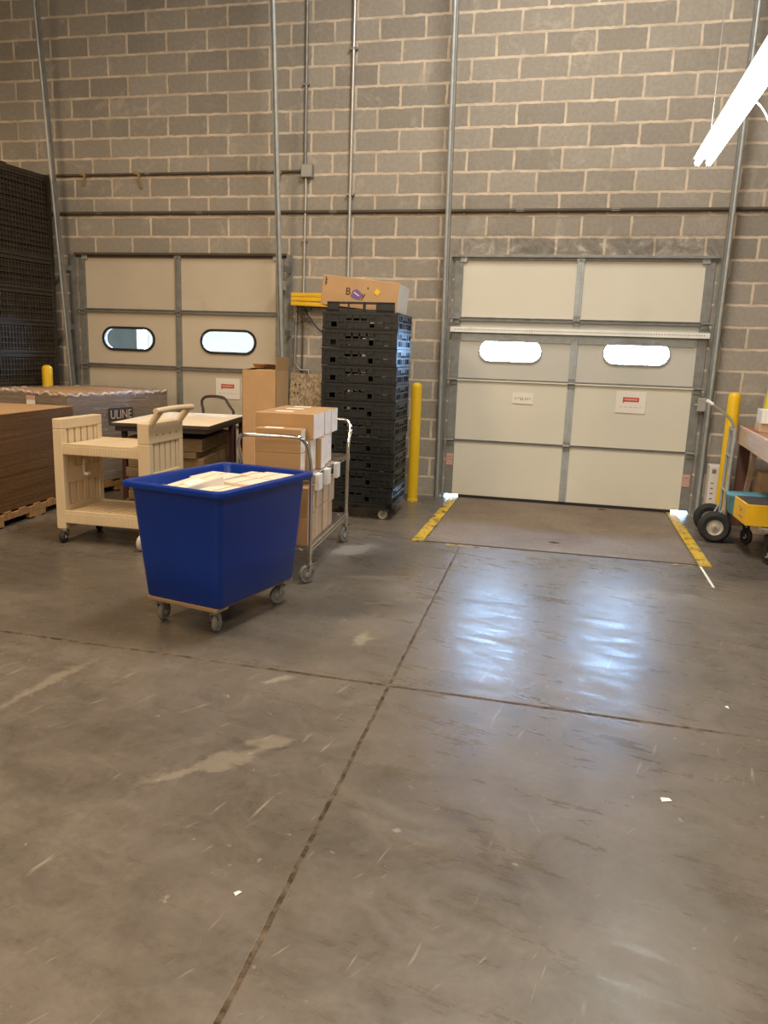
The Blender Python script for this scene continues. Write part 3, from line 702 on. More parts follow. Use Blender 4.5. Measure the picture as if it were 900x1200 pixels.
# ------------------------------------------------------------------ black crate tower
TW = (3.70, -1.15); TZ = R(1.0)
dl = thing('crate_dolly', 'low black dolly with grey wheels under the crate tower', 'dolly', (*TW, 0), TZ)
MB().box((-.335, -.30, .10), (-.28, .30, .14)).box((.28, -.30, .10), (.335, .30, .14)).box((-.335, -.30, .10), (.335, -.25, .14)).box((-.335, .25, .10), (.335, .30, .14)).box((-.03, -.3, .1), (.03, .3, .13)).done('frame', 'black', dl, bevel=.004)
for x, y, a in ((-.27, -.24, 1.7), (.27, -.24, 1.5), (-.27, .24, 1.4), (.27, .24, 1.6)): caster(dl, x, y, .10, .043, .026, m='hub', yaw=a, fork='galvd')
def make_crate(label, handle=False):
    t = thing('bread_crate', label, 'crate', (*TW, .14), TZ, 'black crates stacked on the dolly')
    W_, D_, h = .335, .30, .1525
    b = MB().box((-W_+.012, -D_+.012, .004), (W_-.012, D_-.012, .012)).done('base', 'black', t)
    def wall(horizontal, s, n):
        mb = MB(); Lh = W_ if horizontal else D_; off = (D_ if horizontal else W_)*s; th = .012*s
        def bx(u0, u1, z0, z1, e=0.):
            a, c = off-th, off+e*s
            if horizontal: mb.box((u0, min(a, c), z0), (u1, max(a, c), z1))
            else: mb.box((min(a, c), u0, z0), (max(a, c), u1, z1))
        bx(-Lh, Lh, .0, .022, .0); bx(-Lh, Lh, h-.026, h-.004, .006); bx(-Lh, Lh, .012, .018, .008); bx(-Lh, Lh, .066, .078, .003)
        bx(-Lh+.03, -Lh*.42, .075, h-.024, -.004); bx(Lh*.42, Lh-.03, .075, h-.024, -.004); bx(-Lh*.4, Lh*.4, h-.055, h-.02, .002)
        seg = 2*Lh/n
        for i in range(n+1): bx(-Lh+i*seg-.007 if 0 < i < n else (-Lh if i == 0 else Lh-.03), -Lh+i*seg+.007 if 0 < i < n else (-Lh+.03 if i == 0 else Lh), .02, h-.02, .002)
        # solid label plate with stepped handle zone
        bx(-.085, .085, .02, .07, -.003)
        for i in range(n):
            if i % 5 != 1: bx(-Lh+i*seg+.004, -Lh+(i+1)*seg-.004, .026, .062, -.006)
            if i % 4 == 2: bx(-Lh+i*seg+.004, -Lh+(i+1)*seg-.004, .08, .12, -.006)
        return mb.done('side_wall', 'black', t)
    wall(True, -1, 10); wall(True, 1, 10); wall(False, -1, 8); wall(False, 1, 8)
    return t
NC = 11; ords = ['bottom', 'second from the bottom', 'third from the bottom', 'fourth from the bottom', 'fifth from the bottom', 'middle', 'fifth from the top', 'fourth from the top', 'third from the top', 'second from the top', 'topmost']
c0 = make_crate('black slotted plastic crate in the tower, bottom one on the dolly')
random.seed(5)
for i in range(1, NC):
    c = dup(c0, (TW[0]+random.uniform(-.004, .004), TW[1]+random.uniform(-.004, .004), .14+i*.1525), TZ+R(random.uniform(-.7, .7)), 'black slotted plastic crate in the tower, %s' % ords[i])
    if i == NC-1:
        mb = MB(); h = .1525
        y = -.30; mb.box((-.30, y, h-.006), (.30, y+.012, h+.020)).box((-.30, y, h+.062), (.30, y+.012, h+.082))
        for a, b_ in ((-.30, -.19), (-.115, -.10), (.02, .045), (.135, .30)): mb.box((a, y, h-.006), (b_, y+.012, h+.08))
        mb.done('raised_handle', 'black', c, bevel=.003)
# open brown carton on top, tilted
ZT = .14+NC*.1525
bx = thing('carton', 'tilted brown carton with a yellow diamond sticker on top of the crate tower', 'box', (3.635, -1.06, ZT+.033), rot=(0, R(5.2), R(2)))
MB().box((-.345, -.25, 0), (.345, .25, .255)).done('carton_body', 'card2', bx, bevel=.004)
MB().box((.345, -.245, .01), (.3465, .245, .25)).done('white_end_panel', 'label', bx)  # right end of the carton coloured white
MB().box((-.343, -.252, .03), (-.339, .25, .25)).done('flap_seam', 'card', bx)
text('lettering', 'B', .085, 'ink', bx, (-.105, -.2512, .135), FRONT); text('lettering', 'y', .085, 'ink', bx, (.035, -.2512, .118), FRONT)
MB().prism([(-.08, .10), (-.055, .085), (.0, .075), (.025, .10), (.01, .14), (-.03, .165), (-.06, .15)], -.2525, -.2505).done('purple_mark', 'purple', bx)
MB().box((-.055, -.2535, .118), (.0, -.2525, .126), rot=(0, R(30), 0), origin=(-.03, -.25, .12)).done('white_streak', 'label', bx)
MB().box((-.022, -.253, -.022), (.022, -.2505, .022), rot=(0, R(32), 0)).done('diamond_sticker', 'sticker', bx, loc=(.155, 0, .155))
text('small_lettering', 'a', .035, 'ink', bx, (.07, -.2512, .185), FRONT)
MB().box((-.318, -.253, .17), (-.31, -.2505, .24)).box((-.312, -.253, .19), (-.30, -.2505, .195)).box((-.312, -.253, .215), (-.30, -.2505, .22)).done('printed_marks', 'ink', bx)

# ------------------------------------------------------------------ yellow rack and cables on the wall
t = thing('wall_rack', 'yellow steel rails bracketed to the block wall left of the crate tower', 'rack', (2.585, -.10, 1.94))
for a, z in ((0, .088), (R(.4), .045), (R(1.6), .0)):
    MB().box((0, -.022, z), (.62, .022, z+.040)).box((0, -.024, z+.012), (.62, -.02, z+.018)).done('rail', 'yellow2', t, bevel=.004, rot=(0, a, 0))
MB().box((.08, .02, .0), (.11, .10, .11)).box((.5, .02, .0), (.53, .10, .11)).done('bracket', 'galvd', t)
t = thing('cable_bundle', 'tangled black cables hanging below the yellow rails', 'cable', (2.70, -.06, 1.94))
MB().tube([(.0, 0, 0), (.03, .0, -.06), (.10, -.02, -.15), (.18, -.03, -.24), (.28, -.03, -.30), (.36, -.04, -.33)], .006, 7, 2).done('black_cable', 'rubber', t, smooth=True)
MB().tube([(-.02, 0, 0), (-.03, .02, -.1), (-.01, .03, -.3), (-.02, .04, -.62), (-.02, .045, -.7)], .008, 7, 2).done('grey_cable', 'pipe', t, smooth=True)
random.seed(2)
for k in range(5):
    p = [(random.uniform(-.1, .10), random.uniform(-.02, .02), -.02-i*.03+random.uniform(-.02, .02)) for i in range(6)]
    MB().tube(p, .004, 6, 2).done('cable_loop', 'pipe', t, smooth=True)
MB().box((-.05, -.02, -.02), (.42, .03, -.008)).done('shelf_strip', 'pipe', t)
conduit('wall_pipe', 'bent grey pipe low on the wall right of the left dock door', [(2.62, -.03, 1.98), (2.60, -.03, 1.35), (2.66, -.03, 1.27), (2.76, -.03, 1.27), (2.78, -.03, 1.1)], .014, 'galvd', (), 'pipe')
t = thing('strand_board', 'rough tan strand board leaning on the wall behind the cartons', 'board', (2.575, -.26, 0), rot=(R(-9), 0, 0))
MB().box((0, 0, 0), (.50, .018, 1.25)).done('board', 'osb', t)
for x, z in ((.06, 1.13), (.105, 1.13), (.05, 1.04), (.09, 1.035)): MB().cyl((x, -.002, z), (x, .004, z), .010, seg=12).done('bolt_hole', 'rubber', t)

# ------------------------------------------------------------------ tall open carton
t = thing('carton', 'tall narrow brown carton standing open beside the plywood-topped table', 'box', (2.925, -1.66, 0), R(1))
w_, d_, h_ = .152, .16, 1.295
mb = MB(); 
mb.box((-w_, -d_, 0), (w_, -d_+.005, h_)).box((-w_, d_-.005, 0), (w_, d_, h_)).box((-w_, -d_, 0), (-w_+.005, d_, h_)).box((w_-.005, -d_, 0), (w_, d_, h_)).box((-w_, -d_, 0), (w_, d_, .006))
mb.done('carton_body', 'card2', t)
MB().box((w_-.004, -d_, h_), (w_, d_, h_+.115), rot=(0, R(2), 0), origin=(w_, 0, h_)).done('flap', 'card', t)
MB().box((-w_, -.002, 0), (w_, .002, .10), rot=(R(58), 0, 0)).done('flap', 'card2', t, loc=(0, d_, h_))
MB().box((-w_, -.004, 0), (w_, .0, .12), rot=(R(-88), 0, 0), origin=(0, 0, 0)).done('flap', 'card2', t, loc=(0, -d_+.004, h_))
MB().box((-.004, -d_, 0), (0, d_, .10), rot=(0, R(78), 0)).done('flap', 'card2', t, loc=(-w_+.004, 0, h_))

# ------------------------------------------------------------------ plywood topped table with flattened cartons under it
tb = thing('work_table', 'pale board-topped table with dark legs behind the cream cart', 'table', (1.935, -1.26, 0), R(9.5))
MB().box((-.44, -.69, .775), (.44, .69, .797)).done('tabletop', 'boardtop', tb, bevel=.002)
MB().box((-.446, -.696, .770), (.446, -.69, .799)).box((.44, -.696, .770), (.446, .696, .799)).box((-.446, -.696, .770), (-.44, .696, .799)).done('edge_band', 'darkedge', tb)
MB().box((-.41, -.66, .725), (.41, .66, .774)).done('under_frame', 'darkedge', tb, bevel=.003)
for x, y in ((-.39, -.5), (.40, .60), (-.39, .62), (.40, .2)): MB().box((x-.022, y-.022, 0), (x+.022, y+.022, .73)).done('leg', 'darkred', tb, bevel=.003)
zz = .0; random.seed(9); TT = xf((1.935, -1.26, 0), R(9.5))
lay = [(.11, 'at the floor'), (.085, 'second from the floor'), (.12, 'third from the floor'), (.085, 'fourth from the floor'), (.10, 'fifth from the floor'), (.055, 'second from the top'), (.115, 'topmost')]
for i, (hh, l) in enumerate(lay):
    x, y = random.uniform(-.03, .02), random.uniform(-.02, .02)-.09
    v = TT @ Vector((x, y, 0))
    t = thing('cardboard_bundle', 'bundle of flattened cartons under the board-topped table, %s' % l, 'cardboard', (v.x, v.y, zz), R(9.5+random.uniform(-3, 3)), 'bundles under the table')
    MB().box((-.34, -.50, .001), (.34, .50, hh-.004)).done('sheets', 'sheet3', t)
    MB().box((-.342, .02, .0), (.342, .035, hh-.003)).done('strap', 'darkedge', t)
    zz += hh
t = thing('hand_truck', 'dark looped hand truck handle rising behind the board-topped table', 'hand truck', (1.83, -.40, 0), R(3))
MB().tube([(-.115, 0, .05), (-.115, 0, .80), (-.15, .02, .90), (-.12, .02, .95), (-.06, .02, .965), (.06, .02, .965), (.12, .02, .95), (.17, .0, .88), (.235, 0, .80), (.235, 0, .05)], .015, 8, 1).done('handle_frame', 'darkwood', t, smooth=True)
MB().box((-.13, -.02, .02), (.25, .2, .035)).cyl((-.16, .05, .09), (-.12, .05, .09), .09, seg=20).cyl((.24, .05, .09), (.28, .05, .09), .09, seg=20).done('toe_plate', 'rubber', t)

# ------------------------------------------------------------------ pallets and cardboard on the left
def pallet(loc, rz, w_, d_, label, mt='pallet'):
    t = thing('wooden_pallet', label, 'pallet', loc, rz)
    for x in (-w_/2+.02, 0, w_/2-.02):      # notched stringers along y
        mb = MB(); X0, X1 = x-.02, x+.02; dd = d_/2
        mb.box((X0, -dd, .055), (X1, dd, .105))
        for a, b_ in ((-dd, -dd+.2), (-.12, .12), (dd-.2, dd)): mb.box((X0, a, .012), (X1, b_, .056))
        mb.done('stringer', mt, t, bevel=.003)
    for k in range(7): 
        y = -d_/2+.045+k*(d_-.09)/6; MB().box((-w_/2, y-.045, .105), (w_/2, y+.045, .122)).done('deck_board', mt, t, bevel=.002)
    for k in range(3):
        y = (-d_/2+.05, 0, d_/2-.05)[k]; MB().box((-w_/2, y-.05, 0), (w_/2, y+.05, .013)).done('bottom_board', mt, t, bevel=.002)
    return t
PB = ((.645, -2.47, 0), R(6)); pallet(*PB, 1.02, 1.36, 'pine pallet under the tall brown cardboard stack at the left edge')
t = thing('cardboard_stack', 'tall brown stack of flattened cardboard on the pine pallet, left edge', 'cardboard', (PB[0][0], PB[0][1], .122), PB[1])
t['kind'] = 'stuff'
MB().box((-.5, -.67, 0), (.5, .67, .28)).box((-.495, -.672, .281), (.503, .668, .40)).box((-.5, -.665, .401), (.497, .67, .775)).done('sheets', 'sheet', t, bevel=.003)
MB().box((-.498, -.662, .775), (.496, .668, .779)).done('top_sheet', 'card', t)
PW = ((.575, -.86, 0), R(-13.5))
pallet((PW[0][0], PW[0][1], 0), PW[1], 1.08, 1.34, 'wooden pallet under the plastic-wrapped cardboard beside the left dock door')
t = thing('cardboard_stack', 'plastic-wrapped block of flattened cartons with a black printed name, left of the work table', 'cardboard', (PW[0][0], PW[0][1], .122), PW[1])
t['kind'] = 'stuff'
w_, d_ = .535, .665
MB().box((-w_, -d_, 0), (w_, d_, .875)).done('sheets', 'sheet2', t, bevel=.006)
MB().box((-w_+.005, -d_+.005, .875), (w_-.005, d_-.005, .880)).done('top_sheet', 'card', t)
# film with a crumpled upper edge
random.seed(4); loops = []
def film(z, g, amp):
    P = rrect(2*w_+g, 2*d_+g, .02, z, 3); out = []
    for i in range(len(P)):
        a, b_ = Vector(P[i]), Vector(P[(i+1) % len(P)]); n = 22 if (a-b_).length > .3 else 1
        for k in range(n):
            q = a.lerp(b_, k/n); out.append((q.x*(1+random.uniform(0, amp)), q.y*(1+random.uniform(0, amp)), z+random.uniform(-1, 1)*amp*.9))
    return out
loops = [film(.004, .012, .001), film(.3, .014, .002), film(.6, .014, .003), film(.80, .016, .004), film(.862, .02, .009), film(.885, .012, .012), film(.893, -.10, .010), film(.887, -.20, .004)]
MB().loft(loops).done('stretch_film', 'wrap', t, smooth=True)
random.seed(21)
for pts in ([(-w_, -d_), (w_, -d_)], [(w_, -d_), (w_, d_)], [(-w_, -d_), (-w_, d_)]):
    a, b_ = Vector((*pts[0], .868)), Vector((*pts[1], .868)); P = []
    for k in range(41): q = a.lerp(b_, k/40); P.append((q.x+random.uniform(-.006, .009), q.y+random.uniform(-.006, .009), q.z+random.uniform(-.014, .014)))
    MB().tube(P, .013, 6).done('film_fold', 'fold', t, smooth=True)
# printed block and label, on the right-hand face
o = MB().box((w_+.016, -.19, .585), (w_+.020, .13, .725)).done('printed_block', 'ink', t)
text('printed_name', 'ULINE', .125, 'card3', t, (w_+.0212, -.03, .655), RIGHT, ext=.0008, sx=.85)
MB().box((-.02, -d_-.014, .72), (.10, -d_-.012, .84)).done('shipping_label', 'label', t)
MB().box((-.02, -d_-.0155, .80), (.10, -d_-.0135, .84)).done('red_stripe', 'pinktag', t)

# ------------------------------------------------------------------ black bulk containers, far left
KO = Vector((-.20, -.165, 0)); KA = R(-7)
def make_bin(h, label, group):
    t = thing('bulk_container', label, 'container', (0, 0, 0), KA, group)
    Wd, Dp = 1.0, 1.2      # extends to -x and -y from its right rear corner
    for face in ('right', 'front', 'rear', 'left'):
        mb = MB()
        def bx(u0, u1, z0, z1, e=0., th=.03):
            if face == 'right': mb.box((-th, -u1, z0), (e, -u0, z1))
            elif face == 'left': mb.box((-Wd-e, -u1, z0), (-Wd+th, -u0, z1))
            elif face == 'front': mb.box((-u1, -Dp-e, z0), (-u0, -Dp+th, z1))
            else: mb.box((-u1, -th, z0), (-u0, e, z1))
        Lh = Dp if face in ('right', 'left') else Wd
        bx(0, Lh, h-.035, h-.002, .012); bx(0, Lh, 0.01, .04, .010)
        bx(0, .06, 0, h-.01, .006); bx(Lh-.06, Lh, 0, h-.01, .006)
        n = int(Lh/.042)
        for i in range(1, n): bx(i*Lh/n-.006, i*Lh/n+.006, .03, h-.03, .002)
        k = max(2, int(h/.048))
        for i in range(1, k): bx(0, Lh, i*h/k-.006, i*h/k+.006, .004 if i % 3 else .012)
        bx(.02, Lh-.02, .02, h-.03, -.014, .016)
        mb.done('side_panel', 'blackw', t)
    MB().box((-Wd, -Dp, .0), (0, 0, .015)).done('base', 'blackw', t)
    return t
hs = .335; n7 = 7
b0 = make_bin(hs, 'folded black bulk container, lowest of the pile at the far left', 'folded black bulk containers'); b0.location = KO
for i in range(1, n7):
    c = dup(b0, (KO.x+random.uniform(-.006, .006), KO.y+random.uniform(-.008, .002), i*hs), KA+R(random.uniform(-.5, .2)), 'folded black bulk container at the far left, %s' % ('second from the floor', 'third from the floor', 'fourth from the floor', 'third below the tall one', 'second below the tall one', 'just under the tall one')[i-1])
tp = make_bin(.86, 'tall lidded black bulk container on top of the pile, far left', None); tp.location = (KO.x, KO.y, n7*hs)
MB().box((-1.02, -1.23, .85), (.018, .018, .895)).box((-.9, -1.0, .893), (-.4, -.5, .91)).box((-.06, -.75, .893), (.01, -.60, .91)).done('lid', 'blackw', tp, bevel=.006)

# ------------------------------------------------------------------ cream two-shelf cart
CR = ((2.235, -2.86, 0), R(1.0)); cr = thing('utility_cart', 'cream plastic two-shelf utility cart left of the blue tub', 'cart', *CR)
hx, hy = .385, .262
def end_panel(x0, x1, s):
    mb = MB(); z0, z1 = .105, .925
    zc = z1-.075 if s < 0 else z1-.15
    mb.box((x0, -hy, z0), (x1, -hy+.055, zc)).box((x0, hy-.055, z0), (x1, hy, zc))           # posts
    mb.box((x0, -hy, z1-.075 if s < 0 else z1-.15), (x1, hy, z1)).box((x0+.004, -hy+.055, .44), (x1-.004, hy-.055, .56)).box((x0+.004, -hy+.055, z0), (x1-.004, hy-.055, .28))
    xa, xb = (x0+.02, x1-.012)
    n = 5; a, b_ = -hy+.055, hy-.055; sw = .017; step = (b_-a)/(n+0.)
    for zb, zt2 in ((.28, .44), (.56, z1-.075 if s < 0 else z1-.15)):
        ys = [a]+[a+(i+.5)*step-sw/2 for i in range(n)]+[b_]
        y = a
        for i in range(n):
            c = a+(i+.5)*step; mb.box((xa, y, zb-.005), (xb, c-sw/2, zt2+.005)); y = c+sw/2
        mb.box((xa, y, zb-.005), (xb, b_, zt2+.005))
    return mb.done('end_panel', 'cream', cr, bevel=.006)
end_panel(-hx, -hx+.075, -1); end_panel(hx-.09, hx, 1)
MB().box((-hx+.074, -.018, .50), (-hx+.079, .012, .60), rot=None).box((-hx+.079, -.012, .48), (-hx+.11, .03, .50)).done('torn_strap', 'label', cr)
for zt2, th in ((.748, .082), (.246, .095)):
    s = MB().box((-hx+.06, -hy+.004, zt2-th), (hx-.07, hy-.004, zt2-.012))
    for (a, b_, c, d) in ((-hx+.06, -hy+.004, hx-.07, -hy+.03), (-hx+.06, hy-.03, hx-.07, hy-.004)): s.box((a, b_, zt2-.014), (c, d, zt2))
    for i in range(12):
        x = -hx+.075+i*.052; s.box((x, -hy+.032, zt2-.014), (x+.044, hy-.032, zt2-.008))
    for i in range(26):
        x = -hx+.07+i*.0242; s.box((x, -hy+.001, zt2-th+.004), (x+.014, -hy+.006, zt2-.02))
    s.done('shelf', 'cream', cr, bevel=.003)
hb = MB().tube([(hx+.075, -hy-.03, 1.02), (hx+.078, 0, 1.028), (hx+.075, hy+.01, 1.02)], .021, 12, 1); hb.done('push_handle', 'cream', cr, smooth=True)
for y in (-hy+.045, hy-.045):
    MB().tube([(hx-.03, y, .89), (hx+.0, y, .925), (hx+.045, y, .985), (hx+.072, y, 1.018)], .024, 10, 1).done('handle_bracket', 'cream', cr, smooth=True)
for y in (-.15, -.05, .05, .15): MB().cyl((hx-.001, y, .835), (hx+.0015, y, .835), .007, seg=10).done('peg_hole', 'darkedge', cr)
for x, y, a, m_, r_ in ((-hx+.045, -hy+.03, .15, 'rubber', .043), (-hx+.045, hy-.03, .3, 'rubber', .043), (hx-.06, hy-.03, .0, 'hub', .06), (hx-.06, -hy+.0, .0, 'hub', .06)):
    caster(cr, x, y, .108 if r_ < .05 else .135, r_, .036, m=m_, yaw=PI/2+a+PI/2)

# ------------------------------------------------------------------ right side: hand truck, bench, boxes
ht = thing('hand_truck', 'hand truck with fat black tyres parked beside the dock plate', 'hand truck', (6.80, -1.0, 0), R(-3))
for y in (-.205, .205):
    mt = Matrix.Translation((0, y, .131)) @ Matrix.Rotation(PI/2, 4, 'X')
    ty = MB().lathe([(.068, -.038), (.075, -.042), (.105, -.046), (.124, -.034), (.131, -.015), (.131, .015), (.124, .034), (.105, .046), (.075, .042), (.068, .038)], 36, mt, True).done('tyre', 'tyre', ht, smooth=True)
    MB().lathe([(.012, -.045), (.02, -.045), (.024, -.028), (.05, -.024), (.058, -.034), (.066, -.036), (.066, .036), (.058, .034), (.05, .024), (.024, .028), (.02, .045), (.012, .045)], 24, mt).done('wheel_rim', 'hub', ty, smooth=True)
MB().cyl((0, -.26, .131), (0, .26, .131), .011).done('axle', 'galvd', ht)
mb = MB()
for y in (-.13, .13): mb.tube([(.07, y, .04), (.075, y, .5), (.08, y, .96)], .014, 10); mb.tube([(.0, y, .131), (.072, y, .30)], .010, 8)
for z in (.12, .42, .72, .94): mb.tube([(.075, -.13, z), (.075, .13, z)], .010, 8)
mb.done('frame', 'galv', ht, smooth=True)
MB().tube([(.08, 0, .62), (.085, 0, .93), (.075, 0, 1.0), (.02, 0, 1.06), (-.06, -.0, 1.12), (-.135, 0, 1.165)], .012, 10, 1).done('handle', 'silver', ht, smooth=True)
MB().tube([(-.10, 0, 1.144), (-.155, 0, 1.177)], .016, 10).done('grip', 'fixture', ht, smooth=True)
MB().box((.06, -.18, .004), (.17, .18, .016)).box((.055, -.18, .004), (.067, .18, .15)).done('toe_plate', 'navy', ht, bevel=.003)

BE = R(-3.3); bn = thing('workbench', 'wooden bench with a raw pine edge board, right edge of the frame', 'table', (7.085, -.28, 0), BE)
# origin at the far left corner; bench runs to +x and -y
MB().box((0, -2.7, .905), (.95, 0, .93)).done('benchtop', 'table', bn, bevel=.003)
MB().box((-.022, -2.7, .775), (0, .0, .934)).done('edge_board', 'apron', bn, bevel=.003)
MB().box((0, -.002, .80), (.95, .022, .925)).box((0, -2.72, .80), (.95, -2.7, .925)).done('apron_board', 'apron', bn, bevel=.002)
for x, y in ((.05, -.05), (.9, -.05), (.05, -2.65), (.9, -2.65)): MB().box((x-.045, y-.045, 0), (x+.045, y+.045, .905)).done('leg', 'tlg', bn, bevel=.003)
MB().box((-.02, -.02, 0), (.02, .02, .62), rot=(R(28), 0, 0)).done('brace', 'apron', bn, loc=(.10, -.10, .32))
B4 = xf((7.085, -.28, 0), BE)
def on_bench(x, y): v = B4 @ Vector((x, y, 0)); return v.x, v.y
X, Y = on_bench(.10, -.60)
carton((X, Y, .931), BE, .12, .22, .072, 'small low tan carton under the white box on the workbench', body='card3', tape='y')
X, Y = on_bench(.36, -.62)
carton((X, Y, .931), BE, .16, .24, .072, 'yellowish shallow carton on the workbench, under the white box', body='card2', tape='y')
X, Y = on_bench(.26, -.60)
carton((X, Y, 1.004), BE, .42, .26, .115, 'white box stacked on two low cartons on the workbench', body='label', end='white', tape=False)
X, Y = on_bench(.17, -.24); t = thing('yellow_tube', 'upright lime-yellow tube standing at the back of the workbench', 'tube', (X, Y, .931), 0, rot=(0, R(4), 0))
MB().lathe([(.045, 0), (.045, .56), (.04, .57), (.001, .572)], 20).done('tube_body', 'lime', t, smooth=True)
MB().lathe([(.047, 0), (.047, .03), (.045, .032)], 20).done('end_cap', 'lime', t, smooth=True)
# white printed carton against the wall
t = thing('carton', 'tall white printed carton standing on the floor between the dock door and the bollard', 'box', (6.95, -.14, 0), R(-2))
MB().box((-.075, -.10, 0), (.10, .10, .53)).done('carton_body', 'white', t, bevel=.003)
MB().box((.02, -.1015, .29), (.075, -.10, .43)).done('blue_panel', 'darkblue', t)
mb = MB()
for i, z in enumerate((.46, .36, .31, .26, .21, .16)): mb.box((-.055, -.1015, z), (-.03+.012*(i == 0), -.10, z+(.04 if i == 0 else .012)))
mb.done('print_marks', 'grey_ink', t)
X, Y = on_bench(.33, -.30)
def pr(t): 
    MB().box((-.12, -.1315, .06), (.05, -.13, .26)).done('blue_panel', 'darkblue', t)
    mb = MB()
    for i in range(3): mb.box((-.09, -.1325, .10+.05*i), (.02, -.1315, .118+.05*i))
    mb.done('print_marks', 'grey_ink', t)
carton((X, Y, .0), BE, .36, .26, .55, 'tall carton with a dark blue printed panel under the workbench', body='card3', tape=False, extra=pr)
# low platform dolly with teal tote and yellow carton, under the bench
PD = ((7.30, -1.50, 0), R(2)); pd = thing('platform_dolly', 'low silver-edged platform dolly half under the workbench', 'dolly', *PD)
MB().box((-.30, -.36, .235), (.30, .40, .262)).done('deck', 'galv', pd, bevel=.004)
MB().box((-.31, -.37, .245), (.31, -.36, .27)).done('deck_edge', 'silver', pd); MB().box((-.31, -.37, .245), (-.30, .40, .27)).done('deck_edge', 'silver', pd)
for x, y in ((-.25, -.32), (.25, -.32), (-.25, .34), (.25, .34)): caster(pd, x, y, .235, .072, .03, m='rubber', yaw=PI+.35, fork='rubber')
tq = xf(*PD); v = tq @ Vector((-.11, -.06, 0))
t = carton((v.x, v.y, .2705), R(2), .60, .40, .165, 'bright yellow carton with a dark top, on the platform dolly', body='yellowc', tape=False)
MB().box((-.29, -.19, .1652), (.29, .19, .170)).done('dark_lid', 'darktop', t)
MB().tube([(-.3015, -.06, .11), (-.3015, -.01, .08), (-.3015, .03, .10), (-.3015, .0, .12)], .003, 5, 1).box((-.302, -.10, .04), (-.3005, .02, .048)).done('side_print', 'grey_ink', t)
v = tq @ Vector((-.19, .27, 0))
t = thing('storage_tote', 'rounded teal plastic tote behind the yellow carton', 'tote', (v.x, v.y, .2705), R(2))
MB().loft([rrect(.44, .18, .04, 0), rrect(.48, .22, .05, .13), rrect(.50, .24, .06, .135), rrect(.50, .24, .06, .15)], capb=True, capt=True).done('tote_body', 'teal', t, smooth=True)
MB().loft([rrect(.51, .25, .06, .151), rrect(.51, .25, .06, .162), rrect(.48, .22, .05, .168)], capb=True, capt=True).done('tote_lid', 'teal', t, smooth=True)

# ------------------------------------------------------------------ hanging fluorescent fixture
fx = thing('fluorescent_light', 'long twin-tube fluorescent light hanging at the upper right', 'light', (6.212, -3.72, 2.72))
MB().prism([(-.062, .03), (-.035, .075), (.035, .075), (.062, .03), (.05, .024), (-.05, .024)], -1.22, 1.22).done('housing', 'fixture', fx)
for x in (-.034, .034):
    tb_ = MB().cyl((x, -1.19, 0), (x, 1.19, 0), .019, seg=14).done('tube', 'tube', fx, smooth=True)
    for y in (-1.205, 1.205): MB().box((x-.012, y-.012, -.02), (x+.012, y+.012, .03)).done('lampholder', 'fixture', tb_)
for y in (-1.0, 1.0): MB().tube([(0, y, .075), (0, y, 4.28)], .003, 5).done('hanging_wire', 'galvd', fx)
t = thing('power_cord', 'thin white power cord drooping from the fluorescent light', 'cord', (6.265, -3.62, 2.76))
MB().tube([(0, 0, 0), (.04, -.02, -.03), (.09, -.04, -.12), (.12, -.05, -.24), (.20, -.06, -.4), (.5, -.1, -.5), (1.2, -.2, -.2), (2.2, -.2, .6)], .005, 7, 2).done('cable', 'fixture', t, smooth=True)
# ------------------------------------------------------------------ scraps on the floor
for x, y, a, s, l in ((5.93, -5.5, 20, .018, 'small white paper scrap on the open floor right of the long joint'), (4.72, -6.33, 60, .010, 'tiny white paper scrap beside the long floor joint'), (6.28, -4.65, 100, .012, 'tiny pale scrap on the floor near the end of the cross joint')):
    tag(MB().loft([[(-s, -s*.5, .0008), (s, -s*.6, .003), (s*.9, s*.5, .0015), (-s*.8, s*.6, .004)], [(-s, -s*.5, .0018), (s, -s*.6, .004), (s*.9, s*.5, .0025), (-s*.8, s*.6, .005)]], capb=True, capt=True).done('paper_scrap', 'label', loc=(x, y, 0), rz=R(a)), l, 'paper')

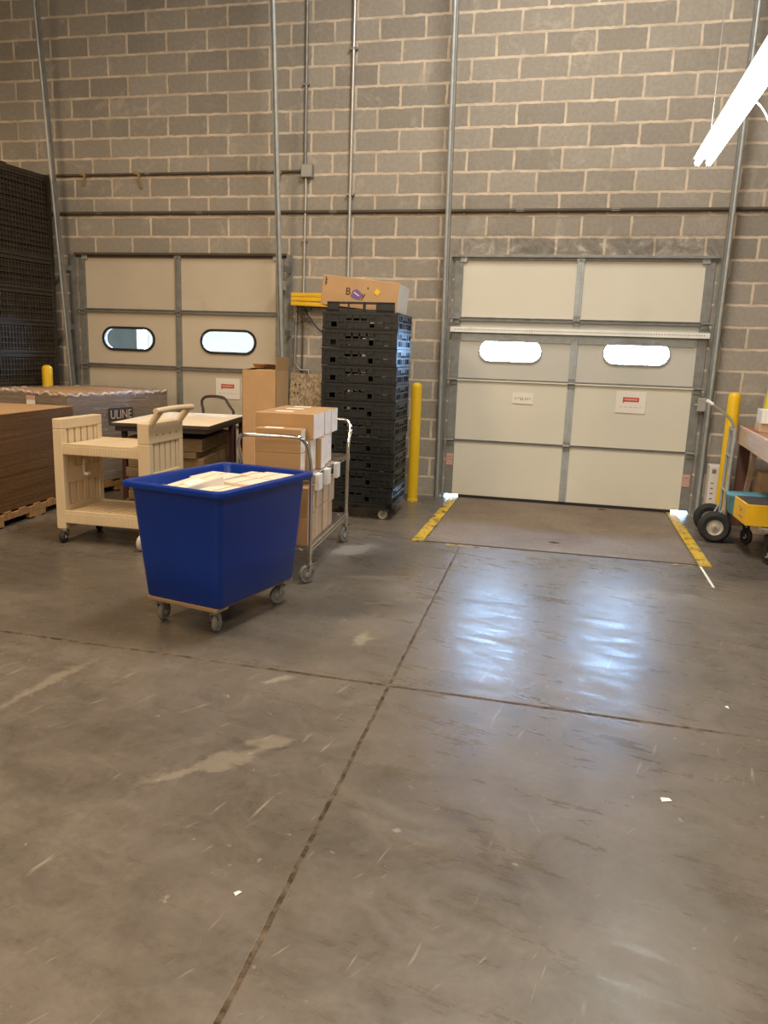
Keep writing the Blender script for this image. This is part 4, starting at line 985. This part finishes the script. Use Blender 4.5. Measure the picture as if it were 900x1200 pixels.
# ------------------------------------------------------------------ light
def area(loc, size, sy, power, col, rot=(0, 0, 0)):
    l = bpy.data.lights.new('area_light', 'AREA'); l.shape = 'RECTANGLE'; l.size = size; l.size_y = sy; l.energy = power; l.color = col
    o = bpy.data.objects.new('area_light', l); COL.objects.link(o); o.location = loc; o.rotation_euler = rot; return o
WARM = (1., .70, .40); MID = (1., .80, .58); COOL = (.93, 1., .97)
area((-2.3, -2.5, 4.0), .3, 1.2, 75, WARM)
area((1.6, -5.6, 5.2), .5, 2.4, 195, WARM)
area((6.5, -10.2, 5.2), .5, 2.4, 230, MID)
area((6.212, -3.72, 2.83), .12, 2.4, 60, (1, .93, .80), (PI, 0, 0))
area((6.212, -3.72, 2.69), .13, 2.4, 12, COOL)
area((5.2, -3.3, 6.3), 1.0, 2.4, 290, (1, .90, .77))  # added light without a fixture, brightens the block wall
area((2.6, -10.8, 3.6), 2.0, 1.2, 150, MID, (R(35), 0, 0))  # added fill from the camera side, no fixture
w = bpy.data.worlds.new('World'); SC.world = w; w.use_nodes = True
bg = w.node_tree.nodes['Background']; bg.inputs[0].default_value = (.36, .62, 1., 1); bg.inputs[1].default_value = 75

# ------------------------------------------------------------------ camera
C = Vector((5.49362, -8.06653, 1.46311)); yaw, pit, rol, f = -.2256626, .2009194, .0350255, 905.
F = Vector((math.sin(yaw)*math.cos(pit), math.cos(yaw)*math.cos(pit), -math.sin(pit)))
r0 = Vector((math.cos(yaw), -math.sin(yaw), 0)); u0 = r0.cross(F)
r = r0*math.cos(rol)+u0*math.sin(rol); u = -r0*math.sin(rol)+u0*math.cos(rol)
cd = bpy.data.cameras.new('Camera'); cam = bpy.data.objects.new('Camera', cd); COL.objects.link(cam)
mw = Matrix((r, u, -F)).transposed().to_4x4(); mw.translation = C; cam.matrix_world = mw
cd.sensor_fit = 'VERTICAL'; cd.sensor_height = 36; cd.lens = f/1200*36; cd.clip_start = .05
SC.camera = cam
vs = SC.view_settings; vs.view_transform = 'Standard'; vs.look = 'None'; vs.gamma = 1; vs.use_curve_mapping = False; vs.exposure = 0.
SC.cycles.use_denoising = True; SC.cycles.max_bounces = 8; SC.cycles.sample_clamp_indirect = 6
